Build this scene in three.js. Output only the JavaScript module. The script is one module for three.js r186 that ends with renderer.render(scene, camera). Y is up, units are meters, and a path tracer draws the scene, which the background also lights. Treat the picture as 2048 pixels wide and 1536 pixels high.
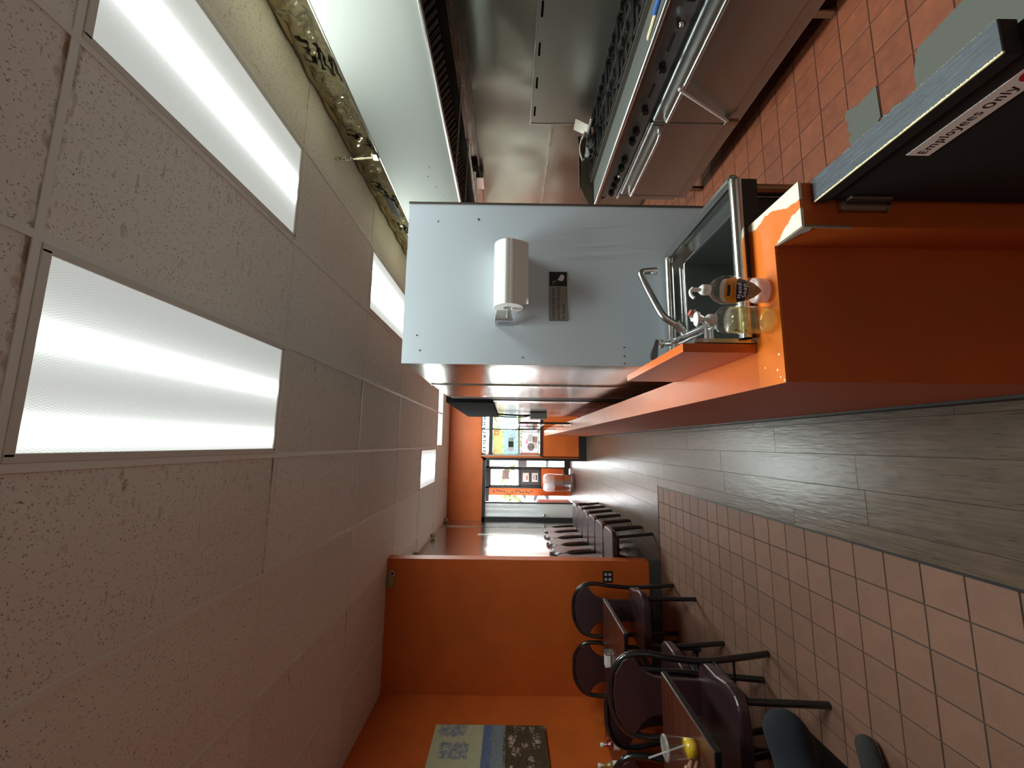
import * as THREE from 'three';
import { RoundedBoxGeometry } from 'three/addons/geometries/RoundedBoxGeometry.js';
import { mergeGeometries, mergeVertices } from 'three/addons/utils/BufferGeometryUtils.js';
import { MarchingCubes } from 'three/addons/objects/MarchingCubes.js';
import { RectAreaLightUniformsLib } from 'three/addons/lights/RectAreaLightUniformsLib.js';

// ------------------------------------------------------------------ camera, sky, light
const scene = new THREE.Scene();
const FOCAL = 816.6;                                   // pixels, frame 2048 x 1536, camera held on its side
const camera = new THREE.PerspectiveCamera(2 * Math.atan(768 / FOCAL) * 180 / Math.PI, 2048 / 1536, 0.02, 200);
{
  const yaw = 0.145109, pitch = -0.004002, roll = 0.0136;
  const up = new THREE.Matrix4().makeRotationY(-yaw)
    .multiply(new THREE.Matrix4().makeRotationX(pitch))
    .multiply(new THREE.Matrix4().makeRotationZ(roll))
    .multiply(new THREE.Matrix4().makeRotationZ(-Math.PI / 2));
  camera.position.set(0, 1.6, 0);
  camera.quaternion.setFromRotationMatrix(up);
}
const renderer = new THREE.WebGLRenderer({ antialias: true });
renderer.toneMapping = THREE.LinearToneMapping;
renderer.toneMappingExposure = 1.5;
renderer.shadowMap.enabled = true;
RectAreaLightUniformsLib.init();
scene.background = new THREE.Color(1.0, 1.03, 1.06);   // bright overcast daylight, seen only through the openings
scene.backgroundIntensity = 8.5;
const LAMP = 17.0;                                      // luminance of a ceiling fixture
const GLOW = 2.2;                                      // what the eye sees of its tubes

// ------------------------------------------------------------------ helpers
let seed = 20240607;
const rnd = () => { seed = (seed * 1664525 + 1013904223) >>> 0; return seed / 4294967296; };
const rr = (a, b) => a + (b - a) * rnd();
const V = (x, y, z) => new THREE.Vector3(x, y, z);
const taken = {};
function numbered(n) { const k = taken[n] = (taken[n] ?? -1) + 1; return k ? n + '_' + String(k).padStart(3, '0') : n; }
function shade(o) { o.traverse((c) => { if (c.isMesh) { c.castShadow = true; c.receiveShadow = true; } }); return o; }
function tag(o, label, category, group, kind) {
  o.userData.label = label; if (category) o.userData.category = category;
  if (group) o.userData.group = group; if (kind) o.userData.kind = kind; return o;
}
const OFF = new Map();
function thing(name, label, category, pos = [0, 0, 0], group, kind) {
  const o = new THREE.Group(); o.name = numbered(name); o.position.set(...pos); scene.add(o);
  OFF.set(o, pos); return tag(o, label, category, group, kind);
}
// part(): geometry in world coordinates (minus the thing's base), one mesh
function part(parent, name, geos, mat, label) {
  const list = Array.isArray(geos) ? geos : [geos];
  let g = list.length > 1 ? mergeGeometries(list.map((q) => (q.index ? q.toNonIndexed() : q)).map(clean)) : list[0];
  const off = OFF.get(parent) ?? [0, 0, 0];
  if (off[0] || off[1] || off[2]) g = g.clone().translate(-off[0], -off[1], -off[2]);
  const m = new THREE.Mesh(g, mat); m.name = name; m.castShadow = m.receiveShadow = true;
  parent.add(m); OFF.set(m, off); if (label) m.userData.label = label; return m;
}
function clean(g) { for (const k of Object.keys(g.attributes)) if (!['position', 'normal', 'uv'].includes(k)) g.deleteAttribute(k); return g; }
function single(name, label, category, geos, mat, group, kind) {
  const list = Array.isArray(geos) ? geos : [geos];
  const g = list.length > 1 ? mergeGeometries(list.map((q) => (q.index ? q.toNonIndexed() : q)).map(clean)) : list[0];
  const m = new THREE.Mesh(g, mat); m.name = numbered(name); m.castShadow = m.receiveShadow = true; scene.add(m);
  return tag(m, label, category, group, kind);
}
function copy(o, pos, turn, label, group) {
  const c = o.clone(); c.name = numbered(o.name.replace(/_\d\d\d$/, '')); scene.add(c);
  c.userData = { ...o.userData }; c.position.set(...pos); c.rotation.y = turn; if (label) c.userData.label = label; if (group) c.userData.group = group;
  return c;
}
// uv in metres from position and normal
function muv(g) {
  const p = g.attributes.position, n = g.attributes.normal, uv = new Float32Array(p.count * 2);
  for (let i = 0; i < p.count; i++) {
    const ax = Math.abs(n.getX(i)), ay = Math.abs(n.getY(i)), az = Math.abs(n.getZ(i));
    if (ay >= ax && ay >= az) { uv[2 * i] = p.getX(i); uv[2 * i + 1] = p.getZ(i); }
    else if (ax >= az) { uv[2 * i] = p.getZ(i); uv[2 * i + 1] = p.getY(i); }
    else { uv[2 * i] = p.getX(i); uv[2 * i + 1] = p.getY(i); }
  }
  g.setAttribute('uv', new THREE.BufferAttribute(uv, 2)); return g;
}
const bx = (x0, x1, y0, y1, z0, z1) => muv(new THREE.BoxGeometry(x1 - x0, y1 - y0, z1 - z0).translate((x0 + x1) / 2, (y0 + y1) / 2, (z0 + z1) / 2));
const rb = (x0, x1, y0, y1, z0, z1, r = 0.004, s = 2) => muv(new RoundedBoxGeometry(x1 - x0, y1 - y0, z1 - z0, s, Math.min(r, (x1 - x0) / 2.01, (y1 - y0) / 2.01, (z1 - z0) / 2.01)).translate((x0 + x1) / 2, (y0 + y1) / 2, (z0 + z1) / 2));
function rod(a, b, r, seg = 10, r2 = r) {
  const A = V(...a), B = V(...b), d = B.clone().sub(A), g = new THREE.CylinderGeometry(r2, r, d.length(), seg);
  g.applyQuaternion(new THREE.Quaternion().setFromUnitVectors(V(0, 1, 0), d.clone().normalize()));
  return g.translate((A.x + B.x) / 2, (A.y + B.y) / 2, (A.z + B.z) / 2);
}
const tube = (pts, r, n = 40, seg = 10, closed = false, t = 0.5) => new THREE.TubeGeometry(new THREE.CatmullRomCurve3(pts.map((p) => V(...p)), closed, 'catmullrom', t), n, r, seg, closed);
const lathe = (pts, seg = 28) => new THREE.LatheGeometry(pts.map((p) => new THREE.Vector2(p[0], p[1])), seg);
function extr(pts, depth, bevel = 0, smooth = false) {
  const s = new THREE.Shape();
  if (smooth) s.setFromPoints(new THREE.SplineCurve(pts.map((p) => new THREE.Vector2(...p))).getPoints(pts.length * 8));
  else s.setFromPoints(pts.map((p) => new THREE.Vector2(...p)));
  return new THREE.ExtrudeGeometry(s, { depth, bevelEnabled: bevel > 0, bevelThickness: bevel, bevelSize: bevel, bevelSegments: 3, curveSegments: 12 });
}
function displace(g, fn) { const p = g.attributes.position; for (let i = 0; i < p.count; i++) { const q = fn(p.getX(i), p.getY(i), p.getZ(i)); p.setXYZ(i, q[0], q[1], q[2]); } g.computeVertexNormals(); return g; }

// gently dented sheet facing +x or -x (sgn), spanning z0..z1 and y0..y1
function sheet(x, y0, y1, z0, z1, sgn, amp, fz, fy, sd, per = 0.06) {
  const nz = Math.ceil((z1 - z0) / per), ny = Math.ceil((y1 - y0) / per), g = new THREE.PlaneGeometry(z1 - z0, y1 - y0, nz, ny).rotateY(sgn * Math.PI / 2).translate(x, (y0 + y1) / 2, (z0 + z1) / 2);
  displace(g, (a, b, c) => { const e = Math.min(1, (b - y0) / 0.08, (y1 - b) / 0.08, (c - z0) / 0.08, (z1 - c) / 0.08); return [a + sgn * amp * Math.max(0, e) * fbm(c * fz + 50, b * fy + 50, sd, 3), b, c]; });
  return muv(g);
}
// ------------------------------------------------------------------ noise and textures
const hash = (x, y, s) => { let h = (x * 374761393 + y * 668265263 + s * 974711) | 0; h = Math.imul(h ^ (h >>> 13), 1274126177); return ((h ^ (h >>> 16)) >>> 0) / 4294967296; };
function vnoise(x, y, s = 1, per = 0) {
  const xi = Math.floor(x), yi = Math.floor(y), fx = x - xi, fy = y - yi, u = fx * fx * (3 - 2 * fx), v = fy * fy * (3 - 2 * fy);
  const m = (a) => (per ? ((a % per) + per) % per : a);
  const a = hash(m(xi), m(yi), s), b = hash(m(xi + 1), m(yi), s), c = hash(m(xi), m(yi + 1), s), d = hash(m(xi + 1), m(yi + 1), s);
  return a + (b - a) * u + (c - a) * v + (a - b - c + d) * u * v;
}
function fbm(x, y, s = 1, o = 4, per = 0) { let t = 0, a = 0.5; for (let i = 0; i < o; i++) { t += a * vnoise(x, y, s + i, per); x *= 2; y *= 2; per *= 2; a *= 0.5; } return t / (1 - Math.pow(0.5, o)); }
function dtex(w, h, fn, srgb, rx = 1, ry = rx) {
  const d = new Uint8Array(w * h * 4);
  for (let j = 0; j < h; j++) for (let i = 0; i < w; i++) { const c = fn(i / w, j / h, i, j), k = 4 * (j * w + i); for (let q = 0; q < 3; q++) d[k + q] = Math.max(0, Math.min(255, Array.isArray(c) ? c[q] : c)); d[k + 3] = 255; }
  const t = new THREE.DataTexture(d, w, h); t.magFilter = THREE.LinearFilter; t.minFilter = THREE.LinearMipmapLinearFilter; t.generateMipmaps = true;
  t.wrapS = t.wrapT = THREE.RepeatWrapping; t.repeat.set(rx, ry); if (srgb) t.colorSpace = THREE.SRGBColorSpace; t.needsUpdate = true; return t;
}
function ctex(w, h, draw, srgb = true) {
  const c = document.createElement('canvas'); c.width = w; c.height = h; const g = c.getContext('2d'); draw(g, w, h);
  const t = new THREE.CanvasTexture(c); if (srgb) t.colorSpace = THREE.SRGBColorSpace; t.anisotropy = 8; return t;
}
const std = (o) => new THREE.MeshStandardMaterial(o), phy = (o) => new THREE.MeshPhysicalMaterial(o);
const lin = (r, g, b) => new THREE.Color().setRGB(r, g, b);

const paintBump = dtex(256, 256, (u, v) => 128 + 90 * (fbm(u * 16, v * 16, 3, 4, 16) - 0.5), false, 2);
const steelRough = dtex(256, 256, (u, v) => 125 + 20 * fbm(u * 4, v * 64, 9, 3, 4) + 40 * (fbm(u * 4, v * 4, 21, 3, 4) - 0.5), false, 1.2);
const fineNoise = dtex(256, 256, (u, v, i, j) => 128 + 120 * (hash(i, j, 5) - 0.5), false, 6);
// colours
const orangeMap = dtex(256, 256, (u, v) => { const k = 0.94 + 0.12 * fbm(u * 8, v * 8, 41, 4, 8); return [192 * k, 90 * k, 27 * k]; }, true, 0.7);
const M = {
  orange: std({ map: orangeMap, roughness: 0.55, bumpMap: paintBump, bumpScale: 0.0012 }),
  orangeGloss: std({ map: orangeMap, roughness: 0.32, bumpMap: paintBump, bumpScale: 0.0008 }),
  black: std({ color: lin(0.012, 0.012, 0.013), roughness: 0.45 }),
  blackGloss: phy({ color: lin(0.008, 0.008, 0.009), roughness: 0.22, clearcoat: 0.6, clearcoatRoughness: 0.15 }),
  steel: phy({ color: lin(0.56, 0.56, 0.54), metalness: 1, roughness: 0.42, roughnessMap: steelRough }),
  steelWavy: phy({ color: lin(0.60, 0.59, 0.57), metalness: 1, roughness: 0.34, roughnessMap: steelRough }),
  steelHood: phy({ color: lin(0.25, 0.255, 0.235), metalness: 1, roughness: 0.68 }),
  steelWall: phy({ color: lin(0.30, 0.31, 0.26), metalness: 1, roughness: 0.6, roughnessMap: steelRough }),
  steelDirty: phy({ color: lin(0.36, 0.33, 0.28), metalness: 1, roughness: 0.5, roughnessMap: steelRough }),
  sinkSteel: phy({ color: lin(0.62, 0.62, 0.60), metalness: 1, roughness: 0.34, roughnessMap: steelRough }),
  chrome: phy({ color: lin(0.78, 0.78, 0.78), metalness: 1, roughness: 0.12 }),
  bar: phy({ color: lin(0.80, 0.80, 0.78), metalness: 1, roughness: 0.25 }),
  iron: std({ color: lin(0.012, 0.011, 0.010), roughness: 0.6 }),
  grease: std({ color: lin(0.035, 0.028, 0.02), roughness: 0.5 }),
  filter: phy({ color: lin(0.10, 0.095, 0.085), metalness: 0.9, roughness: 0.45 }),
  dark: std({ color: lin(0.02, 0.018, 0.016), roughness: 0.8 }),
  white: std({ color: lin(0.78, 0.77, 0.74), roughness: 0.5 }),
  plastic: phy({ color: lin(0.80, 0.78, 0.74), roughness: 0.3, clearcoat: 0.3 }),
  gridbar: std({ color: lin(0.74, 0.73, 0.69), roughness: 0.5 }),
  frame: std({ color: lin(0.62, 0.60, 0.55), roughness: 0.45 }),
  tan: std({ color: lin(0.38, 0.27, 0.12), roughness: 0.9, bumpMap: fineNoise, bumpScale: 0.004 }),
  plum: phy({ color: lin(0.034, 0.013, 0.017), roughness: 0.34, bumpMap: paintBump, bumpScale: 0.0006, clearcoat: 0.6, clearcoatRoughness: 0.38 }),
    glass: phy({ color: lin(0.97, 0.99, 0.98), transmission: 1, thickness: 0, roughness: 0.02, ior: 1.45 }),
};

// ------------------------------------------------------------------ room dimensions
const CE = 2.859, WL = -2.5, WR = 2.92, ZB = -8.6, ZN = 1.8, PZ = -4.5;
const gx = (i) => -0.0787 + 0.6096 * i, gz = (j) => -1.0229 - 1.2192 * j;

// ------------------------------------------------------------------ floors
const tileMaps = [0, 1, 2].map((k) => dtex(128, 128, (u, v, i, j) => { const n = 0.93 + 0.08 * fbm(u * 5, v * 5, 60 + k, 3, 5) + 0.10 * (hash(i, j, 70 + k) - 0.5); const b = [[126, 90, 72], [123, 88, 70], [129, 92, 74]][k]; return b.map((c) => c * n); }, true, 5));
const redMaps = [0, 1, 2].map((k) => dtex(128, 128, (u, v, i, j) => { const n = 0.84 + 0.22 * fbm(u * 5, v * 5, 80 + k, 3, 5) + 0.1 * (hash(i, j, 90 + k) - 0.5); const b = [[140, 76, 50], [135, 73, 48], [145, 80, 53]][k]; return b.map((c) => c * n); }, true, 5));
const tileMats = tileMaps.map((m) => std({ map: m, roughness: 0.62, bumpMap: fineNoise, bumpScale: 0.0006 }));
const redMats = redMaps.map((m) => std({ map: m, roughness: 0.5, bumpMap: fineNoise, bumpScale: 0.0006 }));
const groutMat = std({ color: lin(0.06, 0.042, 0.032), roughness: 0.95 });
const groutRed = std({ color: lin(0.09, 0.04, 0.024), roughness: 0.95 });
const P = 0.1576;
function tileField(root, x0, x1, z0, z1, ox, oz, mats, seen, most) {
  const spots = [];
  for (let z = oz; z > z0 + 0.002; z -= P) for (let x = ox; x < x1 - 0.002; x += P) {
    const a = Math.max(x0, x), b = Math.min(x1, x + P), c = Math.max(z0, z - P), d = Math.min(z1, z);
    if (b - a < 0.02 || d - c < 0.02) continue;
    spots.push([a, b, c, d]);
  }
  const near = spots.filter((s) => seen((s[0] + s[1]) / 2, (s[2] + s[3]) / 2)).sort((s, t) => Math.hypot(s[0], s[2]) - Math.hypot(t[0], t[2])).slice(0, most);
  const set = new Set(near), cache = {};
  const geo = (w, d) => cache[w.toFixed(3) + d.toFixed(3)] ??= muv(new RoundedBoxGeometry(w, 0.016, d, 1, 0.0025));
  for (const [a, b, c, d] of near) {
    const m = new THREE.Mesh(geo(b - a - 0.005, d - c - 0.005), mats[Math.floor(rnd() * 3)]);
    m.name = 'tile'; m.position.set((a + b) / 2, -0.008 + rr(-0.0006, 0.0006), (c + d) / 2); m.rotation.y = rr(-0.004, 0.004); m.castShadow = m.receiveShadow = true; root.add(m);
  }
  const rest = spots.filter((s) => !set.has(s)).map(([a, b, c, d]) => bx(a + 0.0035, b - 0.0035, -0.016, 0, c + 0.0035, d - 0.0035));
  if (rest.length) part(root, 'tile_field', rest, mats[0]).userData.kind = 'stuff';
}
const SEAM = -0.433;
const floorA = thing('floor', 'brown quarry tile floor of the dining area under the tables', null, [0, 0, 0], null, 'structure');
part(floorA, 'mortar_bed', bx(WL - 0.1, SEAM, -0.12, -0.0035, PZ, ZN + 0.1), groutMat);
tileField(floorA, WL, SEAM, PZ, ZN, SEAM - 14 * P, PZ + 41 * P, tileMats, (x, z) => z < -1.0 && x > -0.78 * -z - 0.25, 298);
const floorC = thing('floor', 'orange red quarry tile floor of the kitchen before the range', null, [0, 0, 0], null, 'structure');
part(floorC, 'mortar_bed', bx(0.165, WR + 0.1, -0.12, -0.0035, ZB, ZN + 0.1), groutRed);
tileField(floorC, 0.2, WR, ZB, ZN, 1.892 - 11 * P, -1.579 + 22 * P, redMats, (x, z) => x > 0.7 && x < 2.25 && z > -3.7 && z < -0.7, 290);
// cement patches in the kitchen floor
const cement = std({ color: lin(0.12, 0.12, 0.105), roughness: 0.85, bumpMap: paintBump, bumpScale: 0.004 });
function patch(pts) { const g = extr(pts.map(([x, z]) => [x, -z]), 0.0035, 0.0008); return muv(g.rotateX(-Math.PI / 2).translate(0, 0.0006, 0)); }
part(floorC, 'cement_patch', patch([[1.60, -1.742], [1.575, -1.68], [1.585, -1.585], [1.43, -1.582], [1.40, -1.62], [1.41, -1.735], [1.455, -1.75], [1.47, -1.73], [1.50, -1.752], [1.53, -1.735], [1.565, -1.755]]), cement);
part(floorC, 'cement_patch', patch([[1.585, -1.245], [1.572, -1.40], [1.49, -1.425], [1.30, -1.42], [0.95, -1.3], [0.95, -0.9], [1.62, -0.88], [1.6, -1.1]]), cement);
part(floorC, 'cement_patch', patch([[1.43, -1.57], [1.405, -1.54], [1.43, -1.525], [1.415, -1.50], [1.375, -1.51], [1.36, -1.545], [1.385, -1.575]]), cement);

// plank walkway
const plankMats = [0, 1, 2, 3].map((k) => std({
  map: dtex(128, 1024, (u, v) => {
    const w = fbm(u * 3 + 7 * k, v * 3, 100 + k, 3), g = fbm(u * 26 + w * 6, v * 9 + k * 5, 110 + k, 4), kn = fbm(u * 5, v * 14, 120 + k, 3), cr = fbm(u * 60, v * 16, 130 + k, 2);
    let t = 0.74 + 0.20 * g + 0.18 * (kn - 0.5); if (cr > 0.74) t -= (cr - 0.74) * 2.2;
    const b = [[108, 88, 74], [104, 85, 71], [111, 91, 76], [102, 83, 70]][k]; return b.map((c) => c * t);
  }, true),
  roughness: 0.30, bumpMap: dtex(128, 512, (u, v) => 255 * (0.35 * fbm(u * 20, v * 14, 110 + k, 3) + 0.65 * fbm(u * 5, v * 12, 140 + k, 3)), false), bumpScale: 0.0012,
}));
const floorB = thing('floor', 'dark grey brown wood look plank floor of the walkway to the door', null, [0, 0, 0], null, 'structure');
part(floorB, 'underlay', [bx(SEAM, 0.165, -0.12, -0.0025, PZ, ZN + 0.1), bx(-1.65, 0.165, -0.12, -0.0025, -11.3, PZ)], M.dark);
{
  const W = 0.156, cache = {};
  const geo = (w, l) => { const k = w.toFixed(3) + l.toFixed(3); if (!cache[k]) { const g = new RoundedBoxGeometry(w, 0.012, l, 1, 0.001), p = g.attributes.position, uv = g.attributes.uv; for (let i = 0; i < p.count; i++) uv.setXY(i, p.getX(i) / W + 0.5, p.getZ(i) / 1.22 + 0.5); cache[k] = g; } return cache[k]; };
  for (let r = 0; r < 12; r++) {
    const xb = 0.125 + W - r * W, xa = xb - W; let z = ZN - ((r * 0.61 * 1.37) % 1.22) + 0.4;
    if (r === 1) z = -1.26 + 2.44; if (r === 3) z = -1.877 + 3.66;
    for (; z > -11.2; z -= 1.22) {
      const a = Math.max(xa, -1.6), b = Math.min(xb, 0.166); let c = Math.max(z - 1.22, -11.2), d = Math.min(z, ZN);
      let aa = a; if (b <= SEAM + 0.01) d = Math.min(d, PZ); else if (a < SEAM && d > PZ) { if (c < PZ) { /* split at the seam */ place(a, Math.min(b, 0.166), c, PZ); c = PZ; } aa = SEAM; }
      if (d - c < 0.03 || b - aa < 0.01) continue;
      place(aa, b, c, d);
    }
  }
  function place(a, b, c, d) { const m = new THREE.Mesh(geo(b - a - 0.0012, d - c - 0.0015), plankMats[Math.floor(rnd() * 4)]); m.name = 'plank'; m.position.set((a + b) / 2, -0.006 + rr(-0.0003, 0.0003), (c + d) / 2); if (rnd() < 0.5) m.rotation.y = Math.PI; m.castShadow = m.receiveShadow = true; floorB.add(m); }
}
single('trim', 'thin dark transition strip between plank walkway and quarry tile', null, [rb(SEAM - 0.006, SEAM + 0.004, -0.004, 0.004, PZ, ZN, 0.002), rb(-1.2, SEAM, -0.004, 0.004, PZ - 0.006, PZ + 0.006, 0.002)], M.black, null, 'structure');

// ------------------------------------------------------------------ ceiling
function fissured(base, s, stain) {
  return ctex(512, 1024, (g, w, h) => {
    g.fillStyle = `rgb(${base})`; g.fillRect(0, 0, w, h);
    let q = s; const R = () => { q = (q * 1664525 + 1013904223) >>> 0; return q / 4294967296; };
    for (let i = 0; i < 5200; i++) { g.fillStyle = `rgba(60,50,42,${0.10 + 0.2 * R()})`; g.fillRect(R() * w, R() * h, 1.4, 1.4); }
    g.lineCap = 'round';
    for (let i = 0; i < 2600; i++) { const x = R() * w, y = R() * h, a = R() * 6.3, l = 1.5 + 4 * R(); g.strokeStyle = `rgba(52,44,38,${0.3 + 0.45 * R()})`; g.lineWidth = 0.8 + 1.2 * R(); g.beginPath(); g.moveTo(x, y); g.lineTo(x + Math.cos(a) * l, y + Math.sin(a) * l); g.stroke(); }
    if (stain) for (let k = 0; k < 260; k++) { const edge = R() < 0.75, y = edge ? (stain > 0 ? h - 26 * R() * R() : 26 * R() * R()) : R() * h, x = R() < 0.6 ? R() * w : w * (0.75 + 0.25 * R()); g.fillStyle = `rgba(96,66,34,${0.05 + 0.14 * R()})`; g.beginPath(); g.ellipse(x, y, 5 + 18 * R(), 2 + 6 * R(), 0, 0, 7); g.fill(); }
  });
}
const ceilMats = [['230,227,220', 11, 0], ['227,224,216', 23, 0], ['225,221,212', 37, 1], ['232,229,222', 51, -1]].map(([b, s, st]) => std({ map: fissured(b, s, st), roughness: 0.95 }));
const ceiling = thing('ceiling', 'suspended ceiling of fissured off white panels in a metal grid', null, [0, 0, 0], null, 'structure');
part(ceiling, 'slab', bx(WL - 0.12, WR + 0.12, CE + 0.12, CE + 0.24, ZB - 0.12, ZN + 0.12), M.dark);
const LIGHTS = { '0,0': 1, '2,0': 1, '2,2': 1, '-1,4': 1 };
{
  const pg = new THREE.BoxGeometry(0.598, 0.015, 1.207), uvn = pg.attributes.uv, pp = pg.attributes.position;
  for (let i = 0; i < pp.count; i++) uvn.setXY(i, pp.getX(i) / 0.6096 + 0.5, pp.getZ(i) / 1.2192 + 0.5);
  const cut = {};
  for (let i = -4; i < 5; i++) for (let j = -3; j < 7; j++) {
    if (LIGHTS[i + ',' + j]) continue;
    let x0 = gx(i), x1 = gx(i + 1), z1 = gz(j), z0 = gz(j + 1);
    x0 = Math.max(x0, WL); x1 = Math.min(x1, WR); z0 = Math.max(z0, ZB); z1 = Math.min(z1, ZN);
    if (x1 - x0 < 0.02 || z1 - z0 < 0.02) continue;
    if (j === 5 && (i === 0 || i === 1)) z0 = z0, z1 = gz(5) - 0.61;                       // the cross-wise fixture takes the other half
    const full = x1 - x0 > 0.6 && z1 - z0 > 1.2;
    const key = (x1 - x0).toFixed(2) + (z1 - z0).toFixed(2);
    const g = full ? pg : (cut[key] ??= (() => { const q = new THREE.BoxGeometry(x1 - x0 - 0.006, 0.015, z1 - z0 - 0.006); const u = q.attributes.uv, p = q.attributes.position; for (let k = 0; k < p.count; k++) u.setXY(k, p.getX(k) / 0.6096 + 0.5, p.getZ(k) / 1.2192 + 0.5); return q; })());
    const k = (i === 0 && j === -1) || (i === 1 && j === -1) ? 2 : (i === 1 && j === 0) ? 3 : Math.floor(rnd() * 4);
    const m = new THREE.Mesh(g, ceilMats[k]); m.name = 'ceiling_panel'; m.position.set((x0 + x1) / 2, CE + 0.0095 + rr(0, 0.002), (z0 + z1) / 2); m.rotation.set(rr(-0.0015, 0.0015), 0, rr(-0.0015, 0.0015));
    m.castShadow = m.receiveShadow = true; ceiling.add(m);
  }
  for (let i = -3; i < 5; i++) part(ceiling, 'grid_bar', bx(gx(i) - 0.012, gx(i) + 0.012, CE - 0.0015, CE + 0.03, ZB, ZN), M.gridbar);
  for (let j = -2; j < 7; j++) part(ceiling, 'grid_bar', bx(WL, WR, CE - 0.001, CE + 0.03, gz(j) - 0.011, gz(j) + 0.011), M.gridbar);
  part(ceiling, 'grid_bar', bx(gx(0), gx(2), CE - 0.001, CE + 0.03, gz(5) - 0.621, gz(5) - 0.599), M.gridbar);
}
// fluorescent fixtures
function glowMap(tubes, w = 512) {
  return ctex(w, 512, (g, W, H) => {
    const im = g.createImageData(W, H);
    for (let y = 0; y < H; y++) for (let x = 0; x < W; x++) {
      const u = x / W; let t = 0.17; for (const [c, s, a] of tubes) t += a * Math.exp(-((u - c) ** 2) / (s * s)) + 0.16 * a * Math.exp(-((u - c) ** 2) / (9 * s * s));
      t *= 0.90 + 0.10 * ((((x >> 2) + (y >> 2)) & 1) ? 1 : -1);
      const b = Math.min(255, 255 * Math.sqrt(Math.min(1, t))), k = 4 * (y * W + x);
      im.data[k] = b * 0.965; im.data[k + 1] = b; im.data[k + 2] = b * 0.985; im.data[k + 3] = 255;
    }
    g.putImageData(im, 0, 0);
  });
}
function fixture(x0, x1, z0, z1, tubes, label, along = 'z') {
  const cx = (x0 + x1) / 2, cz = (z0 + z1) / 2, o = thing('ceiling_light', label, 'ceiling light', [cx, CE, cz], 'fluorescent troffers in the ceiling grid');
  const f = 0.026;
  part(o, 'housing', [bx(x0 + 0.012, x1 - 0.012, CE + 0.06, CE + 0.075, z0 + 0.012, z1 - 0.012), bx(x0 + 0.012, x0 + 0.02, CE + 0.004, CE + 0.06, z0 + 0.012, z1 - 0.012), bx(x1 - 0.02, x1 - 0.012, CE + 0.004, CE + 0.06, z0 + 0.012, z1 - 0.012), bx(x0 + 0.02, x1 - 0.02, CE + 0.004, CE + 0.06, z0 + 0.012, z0 + 0.02), bx(x0 + 0.02, x1 - 0.02, CE + 0.004, CE + 0.06, z1 - 0.02, z1 - 0.012)], M.frame);
  part(o, 'door_frame', [rb(x0 + 0.012, x0 + f + 0.012, CE - 0.004, CE + 0.006, z0 + 0.012, z1 - 0.012, 0.003), rb(x1 - f - 0.012, x1 - 0.012, CE - 0.004, CE + 0.006, z0 + 0.012, z1 - 0.012, 0.003), rb(x0 + f, x1 - f, CE - 0.004, CE + 0.006, z0 + 0.012, z0 + f + 0.012, 0.003), rb(x0 + f, x1 - f, CE - 0.004, CE + 0.006, z1 - f - 0.012, z1 - 0.012, 0.003)], M.frame);
  const dx0 = x0 + f + 0.012, dx1 = x1 - f - 0.012, dz0 = z0 + f + 0.012, dz1 = z1 - f - 0.012;
  const g = new THREE.BoxGeometry(dx1 - dx0, 0.003, dz1 - dz0).translate(cx, CE + 0.004, cz), p = g.attributes.position, uv = g.attributes.uv;
  for (let i = 0; i < p.count; i++) { const a = (p.getX(i) - dx0) / (dx1 - dx0), b = (p.getZ(i) - dz0) / (dz1 - dz0); along === 'z' ? uv.setXY(i, a, b) : uv.setXY(i, b, a); }
  const map = glowMap(tubes);
  part(o, 'diffuser', g, std({ color: lin(0.6, 0.62, 0.6), roughness: 0.4, emissive: lin(1, 1, 1), emissiveMap: map, emissiveIntensity: GLOW }), 'prismatic acrylic diffuser glowing where the tubes lie behind it');
  const l = new THREE.RectAreaLight(lin(0.88, 1.0, 0.96), LAMP, dx1 - dx0, dz1 - dz0); l.position.set(0, -0.008, 0); l.rotation.x = -Math.PI / 2; o.add(l);
}
fixture(gx(0), gx(1), gz(1), gz(0), [[0.11, 0.055, 1], [0.59, 0.055, 1]], 'lit troffer over the walkway beside the grey cabinet, one tube at its edge');
fixture(gx(2), gx(3), gz(1), gz(0), [[0.42, 0.05, 1], [0.60, 0.05, 1]], 'lit troffer over the kitchen floor, nearest the foil wrapped hood');
fixture(gx(2), gx(3), gz(3), gz(2), [[0.30, 0.09, 1], [0.68, 0.09, 1]], 'lit troffer showing just above the grey cabinet top');
fixture(gx(-1), gx(0), gz(5), gz(4), [[0.3, 0.09, 1], [0.72, 0.09, 1]], 'lit troffer near the back wall above the chair row');
fixture(gx(0), gx(2), gz(5) - 0.61, gz(5), [[0.25, 0.09, 1], [0.75, 0.09, 1]], 'lit troffer set crosswise before the back wall', 'x');

// ------------------------------------------------------------------ walls
const wl = (n, label, geos, m = M.orange) => single(n, label, null, geos, m, null, 'structure');
wl('wall_left', 'orange side wall of the dining area behind the painting', bx(WL - 0.12, WL, 0, CE + 0.12, PZ - 0.15, ZN));
const partWall = wl('wall_partition', 'orange partition wall facing the dining tables', bx(WL, -1.205, 0.125, CE + 0.1, PZ - 0.145, PZ));
single('baseboard_partition', 'dull steel kick plate along the foot of the partition', null, bx(WL, -1.19, 0, 0.125, PZ - 0.155, PZ + 0.012), std({ color: lin(0.10, 0.10, 0.095), roughness: 0.5, metalness: 0.6 }), null, 'structure');
wl('wall_rear', 'plain pale grey end wall opposite the back door', bx(WL - 0.12, WR + 0.12, 0, CE + 0.12, ZN, ZN + 0.12), M.white);
const steelSide = wl('wall_steel', 'stainless clad wall behind the row of chairs', bx(-1.65, -1.545, 0, CE + 0.1, ZB, PZ - 0.145), M.steelDirty);
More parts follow.
